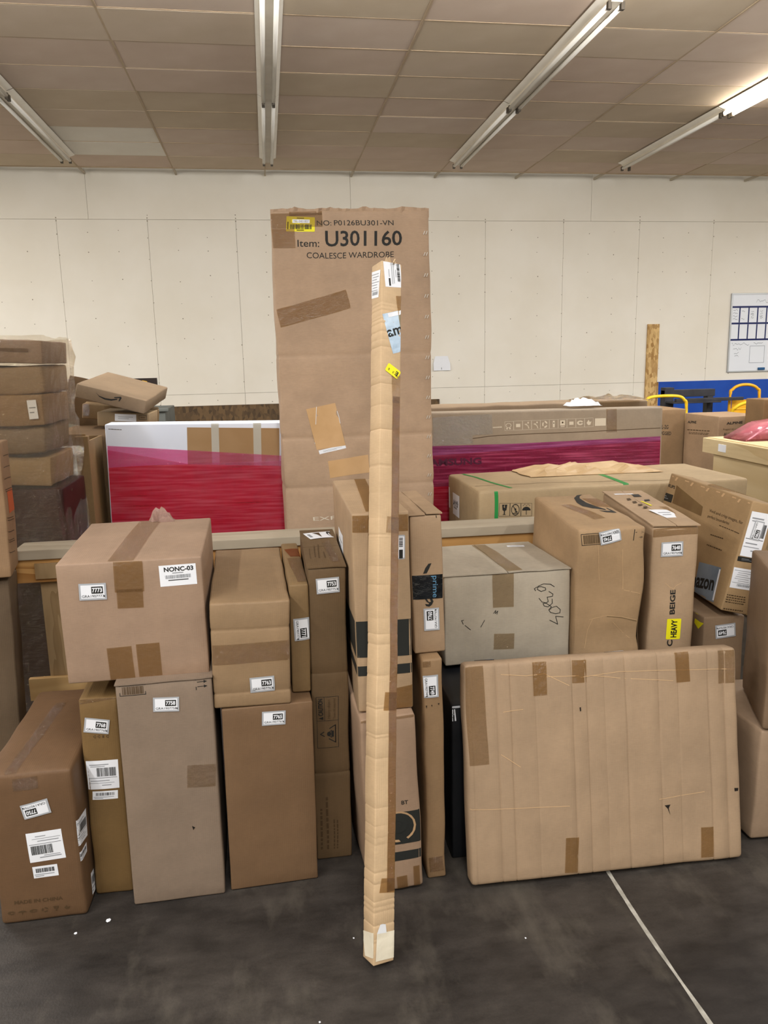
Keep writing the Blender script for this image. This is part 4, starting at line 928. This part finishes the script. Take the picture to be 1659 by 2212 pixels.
# ------------------------------------------------------------------ far floor: bin, trolleys, printed cartons
noisecol('greybin', '5c5d58', '686a64', 5, .6); noisecol('yellowpaint', 'e2b41e', 'f0cd3a', 8, .4); noisecol('blacksteel', '2c2b2e', '3a393d', 8, .5); noisecol('orangepaint', 'd99a1c', 'e6aa2c', 8, .4)
gb = empty('bulk_bin', (-1.7, 8.8, 0), None, 'grey plastic bulk bin far back behind the heap of cartons', 'bin')
for a in ((-.64, .64, -.42, -.36, .12, 1.08), (-.64, .64, .36, .42, .12, 1.08), (-.64, -.58, -.36, .36, .12, 1.08), (.58, .64, -.36, .36, .12, 1.08)): bx('side', *a, 'greybin', gb, .01)
bx('base', -.64, .64, -.42, .42, .1, .16, 'greybin', gb); bx('rim', -.68, .68, -.46, -.34, 1.06, 1.1, 'greybin', gb, .012)
for sx in (-.5, .5):
    for sy in (-.3, .3): bx('foot', sx-.06, sx+.06, sy-.06, sy+.06, 0, .1, 'greybin', gb)
def trolley(x, y, w, top, label, mat='yellowpaint', hoop=1, lean=.0):
    t = empty('platform_trolley', (x, y, 0), None, label, 'trolley', 'trolleys along the blue board')
    bx('deck', -w/2, w/2, -.3, .3, .16, .2, 'blacksteel', t, .006)
    for sx in (-1, 1):
        for sy in (-1, 1):
            vs = []; tube('wheel', [(sx*(w/2-.08)-.02, sy*.22, .08), (sx*(w/2-.08)+.02, sy*.22, .08)], .08, 'blacksteel', t, 12)
    pts = smoothpath([(-w/2+.03, .26, .2), (-w/2+.03, .26+lean*.5, top-.16), (-w/2+.06, .26+lean*.8, top-.05), (-w/2+.16, .26+lean, top), (w/2-.16, .26+lean, top), (w/2-.06, .26+lean*.8, top-.05), (w/2-.03, .26+lean*.5, top-.16), (w/2-.03, .26, .2)])
    tube('handle', pts, .019, mat, t)
    if hoop:
        tube('crossbar', [(-w/2+.04, .262+lean*.4, top-.3), (w/2-.04, .262+lean*.4, top-.3)], .014, mat, t)
    return t
trolley(4.72, 8.6, .62, 1.035, 'yellow tube trolley handle nearest the chipboard strip')
trolley(5.3, 7.9, .42, .985, 'yellow hoop trolley in the middle below the whiteboard', lean=-.1)
trolley(5.5, 7.1, .5, .93, 'low yellow hoop trolley behind the printed cartons', lean=-.12)
ot = trolley(5.95, 8.9, .46, 1.13, 'orange upright trolley frame at the right edge', 'orangepaint')
bx('panel', -.17, .17, .255, .265, .45, .95, 'orangepaint', ot)
fk = empty('steel_rack', (5.12, 9.3, 0), None, 'black steel rack beam in front of the blue board', 'rack')
bx('beam', -.2, .48, -.05, .05, 1.0, 1.09, 'blacksteel', fk, .006); bx('upright', -.2, -.08, -.06, .06, 0, 1.12, 'blacksteel', fk, .006); bx('upright', .38, .46, -.05, .05, 0, 1.0, 'blacksteel', fk, .006)
bx('arm', -.15, .75, -.25, -.2, .95, .99, 'blacksteel', fk, .006); bx('brace', -.19, .45, -.25, .05, .93, .95, 'blacksteel', fk, .004)
Carton('alpineL', 'brown printed carton tucked behind the pink wrapped carton end', '9a7a58', q=Q['alpineL'])
Carton('alpineR', 'brown printed carton standing under the yellow trolley handles', 'a98a6a', q=Q['alpineR'])
# ------------------------------------------------------------------ timber crate at the right edge
def wood(name, c1, c2, axis='X', sc=3.5):
    m, nt, N, L, b = new(name); tc = N.new('ShaderNodeTexCoord'); mp = N.new('ShaderNodeMapping'); s = {'X': (.12, 1, 1), 'Y': (1, .12, 1), 'Z': (1, 1, .12)}[axis]; mp.inputs['Scale'].default_value = s; L.new(tc.outputs['Object'], mp.inputs[0])
    n = N.new('ShaderNodeTexNoise'); n.inputs['Scale'].default_value = sc; n.inputs['Detail'].default_value = 3; n.inputs['Distortion'].default_value = 1.2; L.new(mp.outputs[0], n.inputs['Vector'])
    ml = N.new('ShaderNodeMath'); ml.operation = 'MULTIPLY'; ml.inputs[1].default_value = 9; L.new(n.outputs[0], ml.inputs[0]); fr = N.new('ShaderNodeMath'); fr.operation = 'FRACT'; L.new(ml.outputs[0], fr.inputs[0])
    r = N.new('ShaderNodeValToRGB'); e = r.color_ramp.elements; e[0].position = .05; e[1].position = .7; e[0].color = lin(c1); e[1].color = lin(c2); L.new(fr.outputs[0], r.inputs[0]); L.new(r.outputs[0], b.inputs['Base Color']); b.inputs['Roughness'].default_value = .7; b.inputs['Specular IOR Level'].default_value = .25
    n2 = N.new('ShaderNodeTexNoise'); n2.inputs['Scale'].default_value = 30; L.new(mp.outputs[0], n2.inputs['Vector']); bp = N.new('ShaderNodeBump'); bp.inputs['Strength'].default_value = .15; bp.inputs['Distance'].default_value = .01; L.new(n2.outputs[0], bp.inputs['Height']); L.new(bp.outputs[0], b.inputs['Normal']); MATS[name] = m
wood('pine', 'b08a58', 'c4a06c', 'X'); wood('pinegrey', '9c8f7a', 'aa9d88', 'X'); wood('pinez', '8f7450', 'a18661', 'Z'); wood('ply', 'c2a87c', 'cdb68c', 'Y', 2.2); wood('pinewarm', '9a6a36', 'bd8f55', 'X', 2.4)
cr = empty('timber_crate', (2.72, 4.6, 0), None, 'pale plywood crate with overhanging lid at the right edge', 'crate')
bx('lid', 0, 1.1, -1.05, 0, .925, 1.017, 'ply', cr, .003); bx('lid_panel', .02, 1.08, -1.03, -.02, 1.016, 1.022, 'ply', cr)
bx('side_panel', .02, .05, -1.0, -.1, .1, .925, 'ply', cr); bx('end_panel', .05, 1.06, -.13, -.1, .1, .925, 'ply', cr); bx('front_panel', .05, 1.06, -1.0, -.97, .1, .925, 'ply', cr); bx('skid', .05, 1.06, -1.0, -.1, 0, .1, 'pine', cr)
bx('paper_label', -.002, .0, -.26, -.18, .95, .995, 'paper', cr); bx('knot', -.0015, .0, -.78, -.76, .95, .965, 'inkbrown', cr)
# wedge of pink wrapped bundle on the crate
vs = [(2.78, 4.25, 1.024), (3.3, 4.25, 1.024), (3.3, 4.5, 1.024), (2.78, 4.5, 1.024), (2.95, 4.27, 1.12), (3.3, 4.27, 1.16), (3.3, 4.48, 1.16), (2.95, 4.48, 1.12)]
noisecol('pinkbundle', 'a85560', 'b96a70', 9, .25, bump=.7, bscale=15, spec=.5)
pb = bmesh.new(); me = bpy.data.meshes.new('t'); me.from_pydata(vs, [], [(3, 2, 1, 0), (4, 5, 6, 7), (0, 1, 5, 4), (1, 2, 6, 5), (2, 3, 7, 6), (3, 0, 4, 7)]); pb.from_mesh(me); bmesh.ops.bevel(pb, geom=pb.edges[:], offset=.01, segments=2, affect='EDGES')
tag(bmobj('wrapped_bundle', pb, 'pinkbundle', None, True), 'pink film wrapped bundle on the plywood crate', 'bundle')
Carton('edgebox', 'plain brown carton behind the plywood crate at the right edge', '8a6c48', q=(3.42, 4.74, 0, .4, .2, 1.235, 0, 0, 0))
# ------------------------------------------------------------------ timber rack behind the front row
rk = empty('timber_rack', (0, 3.0, 0), None, 'weathered timber rack rail running behind the front cartons', 'rack')
bx('top_rail', -.97, 1.14, 0, .145, .836, .874, 'pinegrey', rk, .003); bx('apron_board', -.97, 1.12, .012, .034, .745, .836, 'pinewarm', rk, .002)
bx('post', -.895, -.805, .036, .1, 0, .836, 'pinez', rk, .003); bx('post', 1.03, 1.12, .036, .1, 0, .836, 'pinez', rk, .003); bx('post', .09, .18, .036, .1, 0, .836, 'pinez', rk, .003)
bx('lower_rail', -.97, 1.12, .012, .035, .27, .36, 'pine', rk, .002); bx('joint_plate', -.9, -.8, .004, .012, .76, .82, 'pinez', rk)
for x in (-.23, .05, .75, .93): tube('knot', [(x, .0112, .79), (x, .0125, .79)], .007, 'inkbrown', rk, 7)
# ------------------------------------------------------------------ behind the rack
Carton('wardrobe', 'very tall scuffed wardrobe carton towering over the others', 'cbab8c', name='tall_carton', r=.01, amp=.006, bulge=.012, flute=(0, 0, 1), cz=((.98, .012, .003), (1.55, .01, .002), (1.2, .01, .003)))
Carton('tvleft', 'white flat screen carton wrapped low in red stretch film', 'd4d6de', name='flat_screen_carton', amp=0, bulge=0, mat=noisecol('whiteboardstock', 'e4ebfa', 'ebf1fd', 3, .45), step=.1)
Carton('tvright', 'brown flat screen carton with magenta stretch film and pictograms', 'b6a48d', name='flat_screen_carton', amp=0, bulge=0, step=.1, r=.012)
Carton('tvbehind', 'brown carton with ragged top just behind the magenta wrapped carton', 'a88f72', amp=.006, r=.01)
Carton('a10', 'long carton with green straps lying behind the timber rail', 'c4aa82', name='strapped_carton', r=.014, amp=.004, bulge=.004, cx=())
# staples down the right edge of the wardrobe carton
wr = [o for o in bpy.data.objects if o.name.startswith('tall_carton')][0]
vs, fs = [], []
w, h = Q['wardrobe'][3], Q['wardrobe'][5]
for i in range(22):
    z = h-.1-i*.086
    for dx in (-.006, .004):
        o = len(vs); x = w/2-.022+dx; vs += [(x, -.006, z), (x+.003, -.006, z), (x+.009, -.0065, z+.014), (x+.006, -.0065, z+.014)]; fs.append((o, o+1, o+2, o+3))
st = meshobj('staples', vs, fs, plain('staple', 'd8d4cc', .3, .5), wr); tag(st, kind='stuff')
# torn rim along its top
vs, fs = [], []; n = 40
for k, yy in enumerate((.004, .02)):
    for i in range(n+1):
        x = -w/2+w*i/n; z = h+.006+.016*abs(noise.noise(Vector((i*.9, k*3, 1))))
        vs += [(x, yy+.01*noise.noise(Vector((i*.7, 5, k))), h-.03), (x, yy+.014*noise.noise(Vector((i*.8, 9, k))), z)]
    for i in range(n): t = k*2*(n+1)+2*i; fs.append((t, t+2, t+3, t+1))
to = meshobj('torn_flap', vs, fs, card('cbab8c', (0, 0, 1)), wr); sm = to.modifiers.new('s', 'SOLIDIFY'); sm.thickness = .004
# crumpled heaps
def crumple(name, cx, cy, z0, w, d, h, mat, seed, label, cat, n=30, rot=0., sharp=1.):
    vs, fs = [], []; rr = random.Random(seed)
    for j in range(n+1):
        for i in range(n+1):
            u, v = i/n*2-1, j/n*2-1; e = max(0, 1-max(abs(u), abs(v))**2.5); q = Vector((u*1.7, v*1.2, seed))
            z = e*h*(.3+.8*(1-min(1, abs(noise.noise(q))*2.4))+.5*sharp*(1-min(1, abs(noise.noise(q*2.3+Vector((4, 1, 2))))*3))-.35); x = u*w/2+.05*w*noise.noise(q*1.7+Vector((3, 0, 0))); y = v*d/2+.05*d*noise.noise(q*1.7+Vector((0, 5, 0)))
            c, s = math.cos(rot), math.sin(rot); vs.append((cx+x*c-y*s, cy+x*s+y*c, z0+max(.001, z)))
    for j in range(n):
        for i in range(n): t = j*(n+1)+i; fs.append((t, t+1, t+n+2, t+n+1))
    o = meshobj(name, vs, fs, mat); m = o.modifiers.new('s', 'SOLIDIFY'); m.thickness = .002; m.offset = 1
    return tag(o, label, cat)
noisecol('kraftpaper', 'b49468', 'c8aa80', 7, .5, bump=.4, bscale=18, spec=.4); noisecol('bagwhite', 'd5d8da', 'e6e8ea', 7, .35, bump=.3, bscale=20)
crumple('crumpled_paper', 1.52, 3.6, .99, .66, .26, .06, 'kraftpaper', 4, 'crumpled brown packing paper lying on the green strapped carton', 'paper', 13, sharp=.2)
crumple('plastic_bag', 1.63, 3.93, 1.286, .17, .1, .055, 'bagwhite', 8, 'crumpled white plastic bag on top of the magenta wrapped carton', 'bag', 10, sharp=.2)
crumple('plastic_bag', 1.85, 4.1, 1.3, .42, .18, .03, 'wrapfilm', 12, 'clear crumpled plastic sheet on the carton behind the magenta film', 'bag')
# ------------------------------------------------------------------ left: film wrapped stack
G = 'cartons in the film wrapped stack'
def cs(x0, x1, y0, z0, z1, d=.4, yaw=0, roll=0, tilt=0): return ((x0+x1)/2, y0, z0, x1-x0, d, z1-z0, yaw, tilt, roll)
Carton('stk0', 'flat carton with hand hold on top of the film wrapped stack', 'a3866f', q=tuple(Q['wrap_top']), group=G)
hw = Q['wrap_top'][3]; hr = [o for o in bpy.data.objects if o.name.startswith('shipping_carton')][-1]
bx('hand_hold', hw/2-.16, hw/2-.05, -.0045, -.002, .045, .058, plain('holddark', '5f4630', .8), hr)
Carton('stk1', 'crushed carton under the topmost carton of the film wrapped stack', 'a78a6a', q=cs(-1.26, -.885, 3.32, 1.44, 1.55), group=G, amp=.012, r=.012)
Carton('stk2', 'carton with a white paper label in the film wrapped stack', '9f7e58', q=cs(-1.25, -.89, 3.31, 1.315, 1.438), group=G, amp=.006)
D['stk2l'] = [('label', 'F', .32, .065, .035, .075, .05)]
Carton.parts(type('C', (), dict(w=.36, d=.4, h=.123, root=[o for o in bpy.data.objects if o.name.startswith('shipping_carton')][-1], surf=lambda s, f, a, b, off=0.: Vector((a-.18, -.008-off, b)), __init__=lambda s: None))(), 'stk2l')
Carton('stk3', 'squashed dull carton at mid height of the film wrapped stack', '8b735a', q=cs(-1.24, -.9, 3.33, 1.2, 1.312), group=G, amp=.014, r=.014)
Carton('stk4', 'tipped pale carton above the dark red box in the wrapped stack', 'b0926c', q=cs(-1.25, -.9, 3.36, 1.07, 1.19, .36, 0, .06), group=G, amp=.008)
Carton('stk5', 'dark red box at the foot of the film wrapped stack', '4a2620', q=cs(-1.27, -.86, 3.35, 0, 1.05), group=G, mat=noisecol('maroon', '2c1512', '3c1e18', 6, .5))
def filmshell(name, x0, x1, y0, y1, z0, z1, mat, label, seed, nz=40, nn=12):
    vs, fs = [], []; per = [(x0+(x1-x0)*i/nn, y0) for i in range(nn)]+[(x1, y0+(y1-y0)*i/nn) for i in range(nn)]+[(x1-(x1-x0)*i/nn, y1) for i in range(nn)]+[(x0, y1-(y1-y0)*i/nn) for i in range(nn)]
    cx, cy = (x0+x1)/2, (y0+y1)/2; n = len(per)
    for j in range(nz+1):
        z = z0+(z1-z0)*j/nz; pin = 1-.03*math.sin(z*17+seed)-.02*noise.noise(Vector((z*9, seed, 0)))
        for i, (x, y) in enumerate(per):
            q = Vector((x*9, y*9, z*14+seed)); k = pin+.05*noise.noise(q)+.025*noise.noise(q*3)
            vs.append((cx+(x-cx)*k, cy+(y-cy)*k, z+.01*noise.noise(q*1.3)))
    for j in range(nz):
        for i in range(n): fs.append((j*n+i, j*n+(i+1) % n, (j+1)*n+(i+1) % n, (j+1)*n+i))
    return tag(meshobj(name, vs, fs, mat, smooth=True), label, 'plastic wrap')
filmshell('stretch_wrap', -1.3, -.86, 3.275, 3.75, .06, 1.665, 'wrapfilm', 'clear stretch film wound around the stack at the left edge', 3)
# ------------------------------------------------------------------ left: opened cartons and heap
oc = empty('open_carton', (-.93, 3.8, 0), None, 'opened brown carton holding a white panel beside the wrapped stack', 'carton')
kc = card('9a7a52')
bx('top_panel', -.12, .08, .0, .012, 1.135, 1.235, kc, oc, .002); bx('side_panel', .035, .095, -.02, .01, 0, 1.225, kc, oc, .003); bx('side_panel', .08, .09, .01, .3, 0, 1.2, kc, oc); bx('back_panel', -.12, .09, .3, .31, 0, 1.2, kc, oc); bx('base', -.12, .09, .0, .3, 0, .01, kc, oc); bx('side_panel', -.125, -.115, .02, .3, 0, 1.2, kc, oc)
wp = bx('white_panel', -1.02, -.9, 3.83, 3.87, .02, 1.17, 'white', None, .006); tag(wp, 'glossy white panel standing inside the opened carton', 'panel'); wp.rotation_euler = (0, 0, 0)
sup = Carton('sup', 'large dull carton under the heap with the smile carton', '86694a', q=(-.86, 4.2, 0, .62, .75, 1.19, .0, 0, 0), amp=.008, r=.012)
tag(bx('blue_tote', -.975, -.885, 4.13, 4.19, 1.12, 1.188, plain('toteblue', '17356e', .5), None, .006), 'sliver of dark blue plastic tote behind the opened carton', 'tote')
Carton('heap_labels', 'small carton with white address labels behind the white flat carton', 'a48a68', q=Q['heap_labels'])
Carton('heap_kraft', 'taped brown carton crosswise under the smile carton', '8f7450', q=Q['heap_kraft'])
Carton('smile_flat', 'flat carton printed with a smile arrow, tilted on the heap', '9a8166', q=Q['smile_flat'], flaps=0)
Carton('sheet', 'dark brown loose carton flap leaning at the back of the heap', '664d30', name='cardboard_flap', q=Q['sheet'], r=.002, amp=.004, bulge=.006)
Carton('left_low', 'tall plain carton at the left edge behind the taped corner carton', '6e5a44', q=Q['left_low'], amp=.005)
Carton('left_up', 'narrow printed carton stacked highest at the left edge', 'a68562', q=Q['left_up'], amp=.004)
# ------------------------------------------------------------------ front row
Carton('b7768', 'narrow upright carton with address labels beside the plain tall carton', '86683f', amp=.004, r=.01)
Carton('b7758', 'plain tall greyish carton under the large cube carton', '97826f', amp=.002, flaps=2)
Carton('b7750', 'low deep carton in the left corner with recycling pictograms', '77593d', amp=.005, r=.012, bulge=.006)
Carton('b7773', 'large cube carton taped twice, set on the tall greyish carton', 'b2947a', amp=.0015, r=.005)
Carton('b7765', 'plain upright carton under the carton banded with clear tape', '826448', amp=.0015, r=.004)
Carton('b7763', 'deep carton banded with clear tape, second level of the front row', 'a68866', amp=.004, r=.007, cz=((.235, .006, .002), (.045, .006, .002)))
Carton('b7771', 'slim carton with sideways sticker squeezed beside the tape banded carton', '937650', amp=.003)
Carton('b7753', 'tall narrow carton with a printed caution panel', '755c40', amp=.003, flaps=2, cz=((.63, .004, .0015), (.3, .004, .0015)))
Carton('lower_logo', 'upright carton with dark letter logo behind the long leaning carton', 'b5967a', amp=.004, r=.01)
Carton('striped', 'carton with dark printed bands behind the long leaning carton', 'c0a17e', amp=.002, r=.006)
Carton('b7749', 'very slim upright carton standing right of the letter logo carton', 'a3825f', amp=.005, r=.007)
Carton('b7760', 'slim carton wound with black tape on the very slim upright carton', 'b89a78', amp=.003, flaps=1)
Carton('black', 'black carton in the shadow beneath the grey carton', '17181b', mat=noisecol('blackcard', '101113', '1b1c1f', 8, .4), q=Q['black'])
Carton('grey', 'greyish carton with handwritten digits in black marker', 'c6b9a3', amp=.003, flaps=1)
Carton('b7745', 'crumpled carton with a big smile arrow on its top', 'bb9a72', amp=.009, r=.012, bulge=.004, dents=(('F', .12, .72, .07, .12, .008), ('F', .15, .6, .1, .03, .012)))
Carton('b7648', 'upright carton with a yellow warning sticker and battered top', 'c4a582', amp=.006, r=.012, flaps=1)
Carton('b7649', 'small carton peeking out below the tilted screen carton', 'a3876a', amp=.003)
Carton('philips', 'screen carton tipped sideways with shipping label and blue pouch', 'bb9a6e', name='flat_screen_carton', amp=.002, r=.005)
px = (125, 250, 320, 445, 635, 710, 800, 912, 1085, 1190, 1355, 1440)
Carton('b7766', 'wide flat creased carton leaning at the front of the row', 'b6997a', name='flat_carton', amp=.004, r=.014, bulge=.004, cx=tuple((-.43+.86*(p-90)/1420, .0022, (.0026 if i % 3 else .0014)) for i, p in enumerate(px)), step=.03)
Carton('right_low', 'lower carton at the right edge standing on the floor', 'b2967a', amp=.005, r=.01)
Carton('right_up', 'upper carton stacked at the right edge beside the leaning flat carton', '957a60', amp=.004, r=.01)
rr = random.Random(5); cz = tuple((rr.uniform(.05, 1.75), rr.uniform(.002, .0032), rr.uniform(.0003, .0011)) for i in range(46))
sk = Carton('stick', 'very long slender creased carton leaning upright in front of everything', 'e3c297', name='long_carton', amp=.0016, r=.003, bulge=0, cz=cz, step=.03)
# crushed top end of the long carton
vs, fs = [], []; n = 7; w, d, h = sk.w, sk.d, sk.h
for k in range(14):
    a = rr.uniform(0, 6.28); x, y = rr.uniform(-w/2, w/2), rr.uniform(0, d); o = len(vs); s = rr.uniform(.008, .018)
    vs += [(x, y, h-.004), (x+s*math.cos(a), y+s*math.sin(a), h-.003), (x+s*.6*math.cos(a+.5), y+s*.6*math.sin(a+.5), h+rr.uniform(.006, .016))]; fs.append((o, o+1, o+2))
to = meshobj('torn_end', vs, fs, sk.mat, sk.root); m = to.modifiers.new('s', 'SOLIDIFY'); m.thickness = .003
# film tuft at the back of the cube carton's tape
crumple('tape_tuft', -.365, 2.6, 1.035, .085, .04, .06, 'filmpinkclear' if 'filmpinkclear' in MATS else film('tuft', 'e9d6cf', .12, .12, .8, 40, haze=.25, hazecol='d8b8a8'), 6, 'crinkled clear tape end sticking up behind the cube carton', 'tape', 10, sharp=.6)
# crumbs on the slab
for i, (x, y, s, wh) in enumerate(((-.519, 2.046, .008, 'largest white paper scrap on the floor near the left corner carton'), (-.6, 2.01, .005, 'small white scrap on the floor in front of the left corner carton'), (.16, 1.86, .003, 'white speck on the floor just left of the long leaning carton'), (.62, 1.78, .003, 'white speck on the floor below the black carton'), (.9, 1.44, .004, 'white speck on the floor beside the pale floor joint'), (.05, 1.6, .003, 'white speck on the open floor at the bottom of the picture'))):
    bm = bmesh.new(); bmesh.ops.create_icosphere(bm, subdivisions=1, radius=s)
    for v in bm.verts: v.co = Vector((x+v.co.x*(1+.4*noise.noise(v.co*300)), y+v.co.y, s*.35+v.co.z*.35))
    tag(bmobj('paper_scrap', bm, 'paper'), wh, 'scrap', 'paper scraps on the floor')
